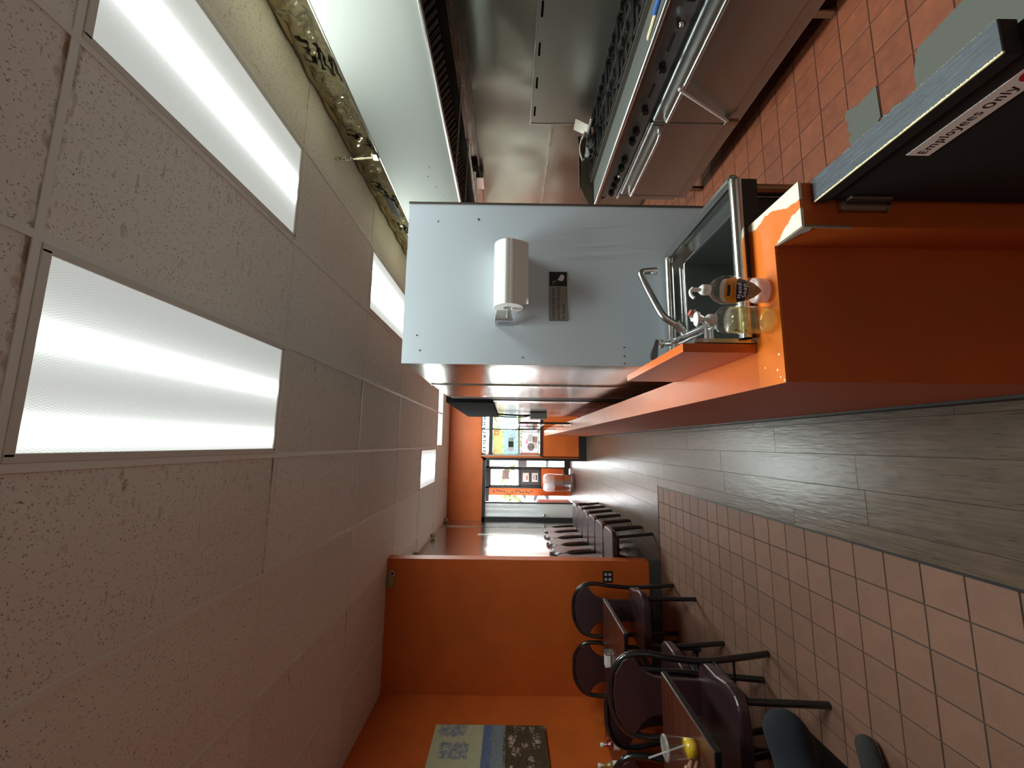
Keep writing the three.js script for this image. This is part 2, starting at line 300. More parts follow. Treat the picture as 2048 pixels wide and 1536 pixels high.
part(steelSide, 'steel_cladding', sheet(-1.544, 0, CE, ZB, PZ - 0.145, 1, 0.014, 2.2, 1.1, 41), M.steelWavy, 'wavy stainless sheet');
part(steelSide, 'cladding_seam', rb(-1.531, -1.527, 0, CE, -7.92, -7.90, 0.001), M.steelDirty);
part(steelSide, 'adhesive_strip', bx(-1.5295, -1.528, 1.85, 2.12, -7.25, -7.22), M.white, 'small white strip stuck to the steel');
const wallR = wl('wall_right', 'stainless clad kitchen wall behind the range', bx(WR + 0.034, WR + 0.14, 0, CE + 0.1, ZB, ZN), M.steelDirty);
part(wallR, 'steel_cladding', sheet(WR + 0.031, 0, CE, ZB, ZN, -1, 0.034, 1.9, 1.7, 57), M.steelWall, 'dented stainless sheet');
single('trim', 'horizontal joint strip across the stainless kitchen wall', null, [rb(WR - 0.014, WR + 0.03, 1.235, 1.255, -5.6, -3.25, 0.002)], M.steelDirty, null, 'structure');
// back wall with door opening x -1.53..-0.30 (y to 2.10) and window x -0.26..1.0 (y 0.93..2.19)
wl('wall_back', 'orange back wall around the door and the shop window', [
  bx(-1.65, -0.275, 2.13, CE + 0.1, ZB - 0.14, ZB), bx(-0.275, 1.1, 2.19, CE + 0.1, ZB - 0.14, ZB), bx(-0.275, 1.1, 0.1, 0.92, ZB - 0.14, ZB), bx(1.1, WR + 0.1, 0, CE + 0.1, ZB - 0.14, ZB), bx(-0.30, -0.255, 0, 2.19, ZB - 0.14, ZB)]);
single('baseboard_back', 'black base strip under the shop window', null, bx(-0.29, 0.6, 0, 0.16, ZB - 0.01, ZB + 0.015), M.black, null, 'structure');

// ------------------------------------------------------------------ half wall, counter
const chipTop = ctex(1024, 512, (g, w, h) => {          // covers x 0.165..0.645, z -1.13..-0.92
  g.fillStyle = 'rgb(204,102,28)'; g.fillRect(0, 0, w, h);
  const X = (x) => (x - 0.165) / 0.48 * w, Y = (z) => (z + 1.13) / 0.21 * h;
  let q = 77; const R = () => { q = (q * 1664525 + 1013904223) >>> 0; return q / 4294967296; };
  for (let i = 0; i < 900; i++) { g.fillStyle = `rgba(${R() < 0.5 ? '160,60,10' : '250,150,70'},${0.05 + 0.08 * R()})`; g.fillRect(R() * w, R() * h, 3, 2); }
  for (let i = 0; i < 60; i++) { g.fillStyle = 'rgba(90,40,15,.5)'; g.fillRect(R() * w, R() * h, 2 + 2 * R(), 2); }
  const blob = (pts, c) => { g.fillStyle = c; g.beginPath(); pts.forEach(([x, z], i) => g[i ? 'lineTo' : 'moveTo'](X(x), Y(z))); g.closePath(); g.fill(); };
  const rag = (pts) => pts.flatMap((p, i) => { const n = pts[(i + 1) % pts.length], o = []; for (let k = 0; k < 6; k++) { const t = k / 6; o.push([p[0] + (n[0] - p[0]) * t + (R() - 0.5) * 0.006, p[1] + (n[1] - p[1]) * t + (R() - 0.5) * 0.004]); } return o; });
  const A = [[0.65, -1.13], [0.65, -0.91], [0.60, -0.91], [0.603, -0.96], [0.628, -1.01], [0.634, -1.05], [0.618, -1.09], [0.628, -1.135]];
  const B = [[0.53, -0.91], [0.578, -0.91], [0.572, -0.95], [0.560, -0.965], [0.553, -0.985], [0.540, -1.0], [0.528, -1.015], [0.52, -1.02]];
  for (const b of [A, B]) { blob(rag(b), 'rgb(220,210,186)'); for (let i = 0; i < 60; i++) { const p = b[Math.floor(R() * b.length)]; g.fillStyle = `rgba(150,135,100,${0.3 + 0.4 * R()})`; g.fillRect(X(p[0]) - 18 + 30 * R(), Y(p[1]) - 12 + 20 * R(), 3 + 9 * R(), 2 + 5 * R()); } }
  for (const [x, z] of [[0.20, -1.05], [0.215, -1.1], [0.18, -1.04], [0.24, -1.04], [0.17, -1.026]]) { g.fillStyle = 'rgb(235,215,190)'; g.beginPath(); g.ellipse(X(x), Y(z), 5 + 4 * R(), 4 + 3 * R(), 0, 0, 7); g.fill(); }
});
{
  const hw = thing('wall_counter', 'long orange half wall between the walkway and the kitchen', null, [0, 0, 0], null, 'structure');
  part(hw, 'half_wall_body', [bx(0.165, 0.268, 0, 0.895, -8.35, -1.13), bx(0.165, 0.645, 0, 0.895, -1.13, -1.022), bx(0.53, 0.645, 0, 0.895, -1.022, -0.92)], std({ map: orangeMap, roughness: 0.5, bumpMap: paintBump, bumpScale: 0.001, color: lin(0.92, 0.9, 0.9) }));
  part(hw, 'counter_top', bx(0.163, 0.27, 0.893, 0.9, -8.35, -1.13), M.orangeGloss);
  const s = new THREE.Shape([[0.163, 1.13], [0.163, 1.021], [0.53, 1.021], [0.53, 0.918], [0.647, 0.918], [0.647, 1.13]].map((p) => new THREE.Vector2(...p)));
  const g = new THREE.ExtrudeGeometry(s, { depth: 0.007, bevelEnabled: false }).rotateX(-Math.PI / 2).translate(0, 0.893, 0), p = g.attributes.position, uv = g.attributes.uv;
  for (let i = 0; i < p.count; i++) uv.setXY(i, (p.getX(i) - 0.165) / 0.48, 1 - (p.getZ(i) + 1.13) / 0.21);
  part(hw, 'counter_end_top', g, std({ map: chipTop, roughness: 0.34, bumpMap: paintBump, bumpScale: 0.0008 }), 'orange painted top with chipped white patches at its end');
  part(hw, 'corner_bead', [tube([[0.531, 0.893, -0.919], [0.529, 0.84, -0.918], [0.5295, 0.78, -0.9185]], 0.0035, 20, 6)], std({ color: lin(0.30, 0.24, 0.18), roughness: 0.9 }), 'exposed metal corner bead where paint broke off');
  part(hw, 'broken_plaster', muv(extr([[-1.02, 0.896], [-0.92, 0.896], [-0.922, 0.872], [-0.938, 0.868], [-0.952, 0.88], [-0.975, 0.884], [-0.995, 0.889]], 0.0012).rotateY(-Math.PI / 2).translate(0.5295, 0, 0)), std({ color: lin(0.42, 0.38, 0.33), roughness: 0.95 }), 'pale plaster bared along the broken edge');
  single('baseboard_counter', 'black rubber base strip along the counter half wall', null, [bx(0.155, 0.166, 0, 0.075, -8.35, -1.02), bx(0.155, 0.53, 0, 0.075, -1.03, -1.012)], M.black, null, 'structure');
}
// splash board standing on the counter beside the sink
single('splash_board', 'orange painted board standing on the counter beside the sink', 'board', rb(0.264, 0.290, 0.9, 1.112, -1.684, -1.13, 0.002), M.orangeGloss);
// second leg of the counter: gate
{
  const wood = ctex(256, 1024, (g, w, h) => {
    g.fillStyle = 'rgb(38,44,54)'; g.fillRect(0, 0, w, h); let q = 5; const R = () => { q = (q * 1664525 + 1013904223) >>> 0; return q / 4294967296; };
    for (let i = 0; i < 1500; i++) { const x = R() * w, y = R() * h, l = 20 + 110 * R(), t = R(); g.strokeStyle = t < 0.5 ? `rgba(10,13,20,${0.35 + 0.5 * R()})` : `rgba(150,165,185,${0.08 + 0.4 * R() * R()})`; g.lineWidth = 1 + 4 * R() * R(); g.beginPath(); g.moveTo(x, y); g.lineTo(x + (R() - 0.5) * 14, y + l); g.stroke(); }
    g.strokeStyle = 'rgba(8,9,12,.9)'; g.lineWidth = 5; g.beginPath(); g.moveTo(w * 0.42, 0); g.lineTo(w * 0.52, h * 0.3); g.lineTo(w * 0.45, h); g.stroke();
    g.fillStyle = 'rgb(226,210,160)'; for (let y = 0; y < h; y += 4) { g.fillRect(0, y, 9 + 9 * R(), 4); const b = 2 + 4 * R(); g.fillRect(w - b, y, b, 4); }
  });
  const o = thing('swing_gate', 'black half height swing gate with worn bare top edge, hinged to the counter end', 'gate', [0.62, 0, -0.725]);
  const blk = std({ color: lin(0.007, 0.006, 0.006), roughness: 0.75 });
  part(o, 'gate_panel', rb(0.592, 0.644, 0.16, 0.838, -0.908, -0.532, 0.002), blk);
  part(o, 'top_rail', rb(0.588, 0.648, 0.838, 0.868, -0.912, -0.528, 0.002), blk);
  const cap = rb(0.588, 0.648, 0.866, 0.870, -0.912, -0.528, 0.0015), p = cap.attributes.position, uv = cap.attributes.uv;
  for (let i = 0; i < p.count; i++) uv.setXY(i, (p.getX(i) - 0.588) / 0.06, (p.getZ(i) + 0.912) / 0.384);
  part(o, 'worn_top', cap, std({ map: wood, roughness: 0.5 }), 'worn black top face with scraped wood edges');
  part(o, 'latch_block', rb(0.600, 0.640, 0.74, 0.84, -0.532, -0.512, 0.002), blk);
  const sg = ctex(1024, 224, (g, w, h) => {
    g.fillStyle = 'rgb(226,214,208)'; g.fillRect(0, 0, w, h); g.fillStyle = 'rgb(40,10,14)'; g.font = 'bold 120px sans-serif'; g.textBaseline = 'middle'; g.fillText('Employees Only', 18, h * 0.53, w * 0.76);
    g.fillStyle = 'rgb(176,24,34)'; g.beginPath(); g.arc(w * 0.9, h * 0.5, 84, 0, 7); g.fill(); g.fillStyle = 'rgb(226,214,208)'; g.fillRect(w * 0.9 - 58, h * 0.5 - 15, 116, 30);
  });
  const pl = new THREE.BoxGeometry(0.21, 0.046, 0.0015).rotateY(-Math.PI / 2).translate(0.5912, 0.778, -0.645);
  part(o, 'sign_plate', pl, std({ map: sg, roughness: 0.5 }), 'white plate reading Employees Only with a red no entry mark');
  const h = part(o, 'hinge', [rod([0.578, 0.70, -0.912], [0.578, 0.80, -0.912], 0.011, 16), rb(0.585, 0.592, 0.70, 0.80, -0.912, -0.885, 0.002), rod([0.578, 0.80, -0.912], [0.578, 0.806, -0.912], 0.013, 16), rod([0.578, 0.694, -0.912], [0.578, 0.70, -0.912], 0.013, 16)], phy({ color: lin(0.26, 0.24, 0.21), metalness: 0.9, roughness: 0.38 }), 'dull metal spring hinge barrel');
  part(h, 'hinge_cap', rod([0.578, 0.806, -0.912], [0.578, 0.809, -0.912], 0.0085, 16), M.bar);
}

// ------------------------------------------------------------------ grey cabinet, steel side units
{
  const x0 = 0.33, x1 = 1.062;
  const o = thing('tall_cabinet', 'tall cabinet with grey painted end panel and stainless side above the sink', 'cabinet', [(x0 + x1) / 2, 0, -2.35]);
  part(o, 'body', bx(x0 + 0.02, x1 - 0.012, 0.0, 2.04, -3.0, -1.70), M.dark);
  // painted end panel with brush ridges
  const ridges = dtex(512, 512, (u, v) => { const a = fbm(u * 20, v * 5, 301, 3), b = fbm(u * 34 + 4 * fbm(u * 3, v * 4, 303, 2), v * 7, 305, 3), m = Math.max(0, Math.min(1, (u - 0.35) * 3)) * Math.max(0, Math.min(1, (0.78 - v) * 6)); return 110 + 24 * (a - 0.5) + m * (b > 0.62 ? 420 * (b - 0.62) : 0); }, false, 1);
  const fp = new THREE.BoxGeometry(x1 - x0 - 0.008, 2.06, 0.012).translate((x0 + x1 - 0.008) / 2, 1.03, -1.694);
  part(o, 'end_panel', fp, std({ color: lin(0.50, 0.55, 0.60), roughness: 0.45, bumpMap: ridges, bumpScale: 0.004 }), 'grey painted end panel with brush marks');
  part(o, 'edge_trim', rb(x1 - 0.009, x1, 0, 2.062, -1.706, -1.684, 0.001), std({ color: lin(0.06, 0.045, 0.035), roughness: 0.5 }), 'thin brown edge strip');
  part(o, 'side_sheet', sheet(x0 + 0.006, 0.0, 2.058, -2.33, -1.70, -1, 0.006, 2, 1.4, 71, 0.05), M.steelWavy);
  part(o, 'side_sheet', sheet(x0 + 0.008, 0.0, 2.056, -2.99, -2.335, -1, 0.006, 2, 3, 73, 0.05), M.steelWavy);
  part(o, 'seam_strip', rb(x0 - 0.001, x0 + 0.008, 0, 2.058, -2.345, -2.328, 0.001), M.steelDirty);
  for (const [px, py] of [[0.385, 1.985], [0.45, 2.0], [0.36, 1.55], [0.372, 1.12], [0.41, 1.12], [0.34, 1.12], [0.97, 1.93], [0.98, 1.75], [0.985, 1.752]]) part(o, 'screw_hole', new THREE.CylinderGeometry(0.003, 0.003, 0.002, 8).rotateX(Math.PI / 2).translate(px, py, -1.6875), M.dark);
}
{
  const o = thing('tall_refrigerator', 'stainless sided unit with black upper housing behind the grey cabinet', 'appliance', [0.62, 0, -4.1]);
  part(o, 'recess_strip', bx(0.35, 0.9, 0, 2.06, -3.30, -3.0), M.black, 'black filler between the two units');
  part(o, 'body', bx(0.345, 0.95, 0.0, 1.74, -5.1, -3.30), M.steelDirty);
  part(o, 'side_sheet', sheet(0.343, 0.0, 1.74, -5.1, -3.3, -1, 0.010, 3, 3, 77, 0.05), M.steelWavy);
  part(o, 'upper_housing', rb(0.325, 0.95, 1.74, 2.12, -5.1, -3.30, 0.004), phy({ color: lin(0.006, 0.006, 0.0055), roughness: 1, specularIntensity: 0.25 }), 'black upper housing');
  part(o, 'base_recess', bx(0.345, 0.9, 0.0, 0.12, -5.1, -3.3), M.black);
  const j = part(o, 'junction_box', rb(0.275, 0.335, 1.20, 1.38, -4.62, -4.40, 0.004), std({ color: lin(0.23, 0.23, 0.24), roughness: 0.5 }), 'grey metal junction box');
  part(j, 'cover_plate', rb(0.270, 0.276, 1.21, 1.37, -4.61, -4.41, 0.002), std({ color: lin(0.30, 0.30, 0.32), roughness: 0.45 }));
  part(o, 'conduit', tube([[0.318, 1.74, -4.45], [0.310, 1.6, -4.46], [0.308, 1.5, -4.47], [0.312, 1.38, -4.5]], 0.009, 24, 8), M.black);
  part(o, 'conduit', tube([[0.318, 1.74, -4.75], [0.306, 1.62, -4.74], [0.305, 1.46, -4.68], [0.312, 1.36, -4.58]], 0.006, 24, 8), M.black);
}
// glass guard on the counter towards the back
{
  const o = thing('sneeze_guard', 'glass guard with slim posts on the far half wall top', 'glass guard', [0.235, 0.9, -5.8]);
  const posts = [[0.24, -4.72, 1.5, 0.011], [0.235, -5.5, 1.5, 0.009], [0.23, -6.3, 1.5, 0.009]];
  for (const [x, z, y, r] of posts) { part(o, 'post', rb(x - r, x + r, 0.9, y, z - r, z + r, 0.003), std({ color: lin(0.05, 0.045, 0.042), roughness: 0.4, metalness: 0.5 })); part(o, 'post_foot', rb(x - 0.024, x + 0.024, 0.9, 0.906, z - 0.03, z + 0.03, 0.002), M.bar); }
  part(o, 'glass_pane', bx(0.230, 0.236, 0.94, 1.48, -5.48, -4.74), M.glass);
  part(o, 'glass_pane', bx(0.226, 0.232, 0.94, 1.48, -6.28, -5.52), M.glass);
  part(o, 'top_rail', rb(0.222, 0.25, 1.485, 1.505, -6.32, -4.7, 0.004), M.bar);
  part(o, 'shelf_rail', rb(0.225, 0.245, 1.19, 1.205, -6.3, -4.73, 0.003), M.bar);
}
// things on the cabinet panel: paper towel and sign
{
  const paper = std({ color: lin(0.80, 0.79, 0.76), roughness: 0.95, bumpMap: dtex(128, 128, (u, v) => { const a = Math.abs(((u * 8) % 1) - 0.5), b = (v * 16 + a * 2) % 1; return b < 0.5 ? 180 : 90; }, false, 12), bumpScale: 0.0009 });
  const holder = thing('towel_holder', 'bent metal paper towel holder screwed to the grey panel', 'holder', [0.66, 1.63, -1.65]);
  const met = phy({ color: lin(0.5, 0.5, 0.5), metalness: 1, roughness: 0.3 });
  part(holder, 'arm_plate', muv(extr([[-0.038, -0.062], [0.038, -0.062], [0.026, -0.02], [0.034, 0.02], [0.038, 0.045], [0.02, 0.054], [-0.02, 0.054], [-0.038, 0.045], [-0.034, 0.02], [-0.026, -0.02]], 0.002).rotateZ(Math.PI / 2).rotateX(0).translate(0.548, 1.631, -1.648)), met);
  part(holder, 'arm', rb(0.496, 0.506, 1.594, 1.668, -1.6875, -1.60, 0.003), met); part(holder, 'arm', rb(0.834, 0.842, 1.60, 1.66, -1.6875, -1.60, 0.003), met);
  part(holder, 'spindle', rod([0.50, 1.612, -1.618], [0.838, 1.612, -1.618], 0.010, 12), met);
  const roll = thing('paper_towel_roll', 'white paper towel roll with loose sheet on the metal holder', 'paper towel', [0.685, 1.612, -1.618]);
  const ring = new THREE.Shape(); ring.absarc(0, 0, 0.061, 0, Math.PI * 2, false); const hole = new THREE.Path(); hole.absarc(0, 0, 0.020, 0, Math.PI * 2, true); ring.holes.push(hole);
  part(roll, 'roll', muv(new THREE.ExtrudeGeometry(ring, { depth: 0.275, bevelEnabled: false, curveSegments: 40 }).rotateY(Math.PI / 2).translate(0.552, 1.6125, -1.618)), paper);
  const sh = new THREE.PlaneGeometry(0.278, 0.13, 16, 16); const sp = sh.attributes.position;
  for (let i = 0; i < sp.count; i++) { const t = 0.5 - sp.getY(i) / 0.13, a = -0.2 + t * 1.0; const x = sp.getX(i) * (1 - 0.04 * t); sp.setXYZ(i, 0.69 + x, 1.6125 - 0.064 * Math.sin(a) - 0.052 * Math.max(0, t - 0.35), -1.618 + 0.064 * Math.cos(a) - 0.012 * t + (t > 0.9 && x < -0.11 ? 0.012 * (t - 0.9) * 10 : 0)); }
  sh.computeVertexNormals(); part(roll, 'loose_sheet', muv(sh), std({ color: lin(0.80, 0.79, 0.76), roughness: 0.95, side: THREE.DoubleSide }));
  const wash = ctex(1024, 360, (g, w, h) => {
    g.fillStyle = 'rgb(128,122,114)'; g.fillRect(0, 0, w, h); g.fillStyle = 'rgb(16,13,14)'; g.fillRect(w * 0.705, 0, w * 0.295, h); g.strokeStyle = 'rgb(60,56,52)'; g.lineWidth = 6; g.strokeRect(3, 3, w - 6, h - 6);
    g.fillStyle = 'rgb(30,20,18)'; g.font = 'bold 74px serif'; g.textBaseline = 'top'; g.fillText('Employee Must Wash', 22, 38, w * 0.64); g.fillText('Hands Before Returning', 22, 140, w * 0.66); g.fillText('To Work', 22, 242);
    g.fillStyle = 'rgb(205,200,196)'; g.beginPath(); g.ellipse(w * 0.875, h * 0.70, 72, 50, 0.25, 0, 7); g.fill(); g.beginPath(); g.ellipse(w * 0.845, h * 0.56, 34, 22, 0.8, 0, 7); g.fill();
    g.strokeStyle = 'rgb(190,186,182)'; g.lineWidth = 9; g.beginPath(); g.moveTo(w * 0.745, h * 0.22); g.lineTo(w * 0.80, h * 0.22); g.lineTo(w * 0.80, h * 0.40); g.stroke();
  });
  single('wash_hands_sign', 'small grey plate reading Employee Must Wash Hands Before Returning To Work', 'sign', new THREE.BoxGeometry(0.220, 0.0775, 0.003).translate(0.632, 1.399, -1.6865), [0, 1, 2, 3, 4, 5].map((k) => (k === 4 ? std({ map: wash, roughness: 0.4, metalness: 0.3 }) : M.dark)));
}

// ------------------------------------------------------------------ sink
{
  const o = thing('utility_sink', 'stainless steel sink with rolled rim behind the orange counter end', 'sink', [0.57, 0, -1.385]);
  const X0 = 0.305, X1 = 0.822, Z0 = -1.668, Z1 = -1.112, YR = 0.93;
  const rr_ = 0.018;
  part(o, 'rolled_rim', tube([[X0, YR, Z1 - rr_], [X1 - 0.03, YR, Z1 - rr_], [X1 - rr_ - 0.002, YR, Z1 - rr_ - 0.012], [X1 - rr_, YR, Z1 - 0.06], [X1 - rr_, YR, Z0 + 0.05], [X1 - rr_ - 0.004, YR, Z0 + rr_ + 0.008], [X1 - 0.05, YR, Z0 + rr_], [X0, YR, Z0 + rr_]], rr_, 120, 14, false, 0.08), M.sinkSteel);
  const ix0 = X0 + 0.004, ix1 = X1 - 0.02, iz0 = Z0 + 0.02, iz1 = Z1 - 0.02, t = 0.004, bx0 = 0.335, bx1 = ix1 - 0.04, bz0 = iz0 + 0.025, bz1 = iz1 - 0.035, YD = 0.872, YB = 0.60;
  part(o, 'upper_wall', [bx(ix1 - t, ix1, YD, YR, iz0, iz1), bx(ix0, ix1, YD, YR, iz0, iz0 + t), bx(ix0, ix1, YD, YR, iz1 - t, iz1)], M.sinkSteel);
  part(o, 'deck', [bx(bx1, ix1, YD - t, YD, iz0, iz1), bx(ix0, bx1, YD - t, YD, iz0, bz0), bx(ix0, bx1, YD - t, YD, bz1, iz1), bx(ix0, bx0, YD - t, YD, bz0, bz1)], M.sinkSteel);
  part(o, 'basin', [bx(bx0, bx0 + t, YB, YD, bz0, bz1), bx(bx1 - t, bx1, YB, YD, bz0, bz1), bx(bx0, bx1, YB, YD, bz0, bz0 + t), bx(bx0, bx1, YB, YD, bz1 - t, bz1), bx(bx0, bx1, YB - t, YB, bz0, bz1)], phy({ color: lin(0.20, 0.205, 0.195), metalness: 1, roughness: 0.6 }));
  part(o, 'basin_lip', tube([[bx0, YD + 0.002, bz0], [bx1, YD + 0.002, bz0], [bx1, YD + 0.002, bz1], [bx0, YD + 0.002, bz1]], 0.005, 80, 8, true, 0.02), M.sinkSteel);
  part(o, 'drain', new THREE.CylinderGeometry(0.04, 0.04, 0.006, 24).translate(0.55, YB + 0.003, -1.38), M.chrome);
  part(o, 'backsplash', bx(X0 - 0.012, X0, 0.90, 1.075, Z0 + 0.002, Z1 - 0.02), M.sinkSteel);
  for (const [x, z] of [[0.33, -1.63], [0.78, -1.63], [0.33, -1.15], [0.78, -1.15]]) part(o, 'leg', rod([x, 0, z], [x, YD - 0.004, z], 0.018, 12), M.steelDirty);
  part(o, 'outer_shell', [bx(bx0 - 0.004, bx0 - 0.001, YB - 0.01, YD - 0.005, bz0 - 0.004, bz1 + 0.004), bx(bx1 + 0.001, bx1 + 0.004, YB - 0.01, YD - 0.005, bz0 - 0.004, bz1 + 0.004), bx(bx0 - 0.004, bx1 + 0.004, YB - 0.01, YD - 0.005, bz1 + 0.001, bz1 + 0.004), bx(bx0 - 0.004, bx1 + 0.004, YB - 0.01, YB - 0.006, bz0, bz1), bx(ix1, ix1 + 0.003, YD - 0.01, YR - 0.01, iz0, iz1), bx(ix0, ix1, YD - 0.01, YR - 0.01, iz1 + 0.0002, iz1 + 0.0016)], std({ color: lin(0.022, 0.021, 0.019), roughness: 0.6 }), 'dark undercoated outside of the basin');
}
{
  const o = thing('sink_faucet', 'chrome faucet with swivel spout and two lever handles at the sink', 'faucet', [0.325, 1.0, -1.40]);
  const S = M.chrome, br = phy({ color: lin(0.5, 0.5, 0.49), metalness: 1, roughness: 0.24 });
  part(o, 'body', [rod([0.318, 1.0, -1.44], [0.385, 1.0, -1.44], 0.013, 14), rod([0.318, 0.98, -1.24], [0.385, 0.98, -1.24], 0.013, 14), rod([0.372, 1.0, -1.46], [0.372, 0.975, -1.22], 0.016, 16), rod([0.305, 1.0, -1.44], [0.319, 1.0, -1.44], 0.026, 20), rod([0.305, 0.98, -1.24], [0.319, 0.98, -1.24], 0.026, 20)], S);
  part(o, 'spout_collar', rod([0.400, 1.0, -1.38], [0.425, 1.022, -1.38], 0.017, 16), br);
  part(o, 'spout', tube([[0.372, 0.99, -1.38], [0.41, 1.01, -1.38], [0.435, 1.045, -1.385], [0.46, 1.068, -1.39], [0.54, 1.098, -1.41], [0.612, 1.122, -1.425], [0.632, 1.120, -1.43], [0.638, 1.098, -1.432], [0.639, 1.085, -1.432]], 0.0125, 70, 12), br);
  part(o, 'aerator', rod([0.639, 1.088, -1.432], [0.639, 1.066, -1.432], 0.014, 16), S);
  const hA = part(o, 'handle', [rod([0.372, 1.0, -1.46], [0.372, 1.055, -1.465], 0.012, 14), rod([0.372, 1.04, -1.465], [0.372, 1.052, -1.465], 0.017, 14)], S);
  part(hA, 'lever', muv(extr([[0, -0.005], [0.02, -0.006], [0.055, -0.012], [0.072, -0.009], [0.076, 0], [0.072, 0.009], [0.055, 0.012], [0.02, 0.006], [0, 0.005]], 0.006, 0.002).rotateZ(Math.PI - 0.22).translate(0.384, 1.062, -1.468)), phy({ color: lin(0.09, 0.085, 0.085), metalness: 0.7, roughness: 0.3 }), 'dark lever');
  const hB = part(o, 'handle', [rod([0.372, 0.975, -1.22], [0.40, 1.03, -1.215], 0.012, 14), rod([0.398, 1.025, -1.215], [0.404, 1.04, -1.214], 0.016, 14)], S);
  part(hB, 'hot_button', rod([0.404, 1.04, -1.214], [0.408, 1.05, -1.213], 0.010, 12), std({ color: lin(0.35, 0.08, 0.07), roughness: 0.4 }), 'faded red hot water button');
}
// soap bottles
{
  const clear = phy({ color: lin(0.97, 0.98, 0.98), transmission: 1, thickness: 0, roughness: 0.06, ior: 1.4 });
  const lab = ctex(512, 768, (g, w, h) => {
    g.clearRect(0, 0, w, h);
    g.fillStyle = 'rgb(225,218,220)'; g.beginPath(); g.ellipse(w / 2, h * 0.22, w * 0.36, h * 0.20, 0, 0, 7); g.fill();
    g.fillStyle = 'rgb(224,150,24)'; g.beginPath(); g.ellipse(w / 2, h * 0.38, w * 0.43, h * 0.25, 0, 0, 7); g.fill();
    g.fillStyle = 'rgb(178,132,84)'; g.beginPath(); g.moveTo(w * 0.1, h * 0.55); g.quadraticCurveTo(w * 0.5, h * 0.64, w * 0.9, h * 0.55); g.quadraticCurveTo(w * 0.76, h * 0.84, w * 0.5, h * 0.99); g.quadraticCurveTo(w * 0.24, h * 0.84, w * 0.1, h * 0.55); g.fill();
    let q = 9; const R = () => { q = (q * 1664525 + 1013904223) >>> 0; return q / 4294967296; };
    for (let i = 0; i < 90; i++) { g.fillStyle = `rgba(${R() < 0.5 ? '236,205,160' : '120,80,44'},.8)`; g.beginPath(); g.ellipse(w * (0.25 + 0.5 * R()), h * (0.64 + 0.24 * R()), 7, 4, R() * 3, 0, 7); g.fill(); }
    g.fillStyle = 'rgb(28,30,74)'; g.fillRect(w * 0.34, h * 0.20, w * 0.32, h * 0.07); g.beginPath(); g.ellipse(w / 2, h * 0.54, w * 0.40, h * 0.14, 0, 0, 7); g.fill();
    g.fillStyle = 'rgb(214,120,40)'; g.fillRect(w * 0.2, h * 0.325, w * 0.6, h * 0.045);
    g.fillStyle = '#fff'; g.textAlign = 'center'; g.font = 'bold 96px sans-serif'; g.fillText('Hand', w / 2, h * 0.53); g.fillText('Soap', w / 2, h * 0.645);
  });
  const alpha = ctex(512, 768, (g, w, h) => { g.fillStyle = '#000'; g.fillRect(0, 0, w, h); g.fillStyle = '#fff'; for (const [y, a, b] of [[0.22, 0.36, 0.2], [0.38, 0.43, 0.25]]) { g.beginPath(); g.ellipse(w / 2, h * y, w * a, h * b, 0, 0, 7); g.fill(); } g.beginPath(); g.moveTo(w * 0.1, h * 0.5); g.lineTo(w * 0.9, h * 0.5); g.quadraticCurveTo(w * 0.8, h * 0.84, w * 0.5, h * 0.99); g.quadraticCurveTo(w * 0.2, h * 0.84, w * 0.1, h * 0.5); g.fill(); }, false);
  const pump = (o, x, y, z, turn, wide) => {
    const cl = part(o, 'pump_collar', lathe([[0, 0], [0.0145, 0], [0.0145, 0.018], [0.012, 0.021], [0.010, 0.024], [0, 0.024]]).translate(x, y, z), M.plastic);
    part(cl, 'pump_stem', rod([x, y + 0.022, z], [x, y + 0.045, z], 0.0055, 12), M.plastic);
    const dx = Math.sin(turn), dz = Math.cos(turn), s = wide;
    part(cl, 'pump_nozzle', s > 1 ? [lathe([[0, 0], [0.012, 0.001], [0.018, 0.006], [0.015, 0.011], [0, 0.013]]).scale(1.2, 1, 0.8).translate(x, y + 0.043, z), tube([[x, y + 0.049, z], [x + dx * 0.024, y + 0.05, z + dz * 0.024], [x + dx * 0.036, y + 0.043, z + dz * 0.036]], 0.0055, 16, 8)] : [tube([[x - dx * 0.006, y + 0.043, z - dz * 0.006], [x + dx * 0.006, y + 0.052, z + dz * 0.006], [x + dx * 0.022, y + 0.054, z + dz * 0.022], [x + dx * 0.034, y + 0.048, z + dz * 0.034]], 0.0042, 20, 10), new THREE.SphereGeometry(0.006, 12, 8).translate(x, y + 0.045, z)], M.plastic);
  };
  const o = thing('soap_bottle', 'curvy clear pump bottle labelled Hand Soap standing on the orange counter', 'soap bottle', [0.422, 0.9, -1.062]);
  const prof = [[0, 0.002], [0.030, 0.002], [0.036, 0.008], [0.0375, 0.03], [0.035, 0.055], [0.037, 0.085], [0.041, 0.108], [0.039, 0.128], [0.030, 0.147], [0.016, 0.158], [0.0135, 0.162], [0.0135, 0.17]];
  part(o, 'bottle_body', lathe(prof, 36).scale(1, 1, 0.72).translate(0.422, 0.9, -1.062), clear);
  part(o, 'soap_rest', lathe([[0, 0.004], [0.028, 0.004], [0.034, 0.01], [0.0355, 0.03], [0.034, 0.042], [0, 0.042]], 30).scale(1, 1, 0.7).translate(0.422, 0.9, -1.062), phy({ color: lin(0.80, 0.62, 0.58), transmission: 0.55, roughness: 0.3, thickness: 0 }), 'milky rest of soap');
  const lg = new THREE.CylinderGeometry(0.0412, 0.0372, 0.118, 24, 8, true, -1.2 - 0.3, 2.4).scale(1, 1, 0.75).translate(0.422, 0.9 + 0.092, -1.062);
  part(o, 'label', lg, std({ map: lab, alphaMap: alpha, transparent: true, alphaTest: 0.5, roughness: 0.4, side: THREE.DoubleSide }), 'oval orange label with white words on dark blue');
  pump(o, 0.422, 1.062, -1.062, -1.1, 1);
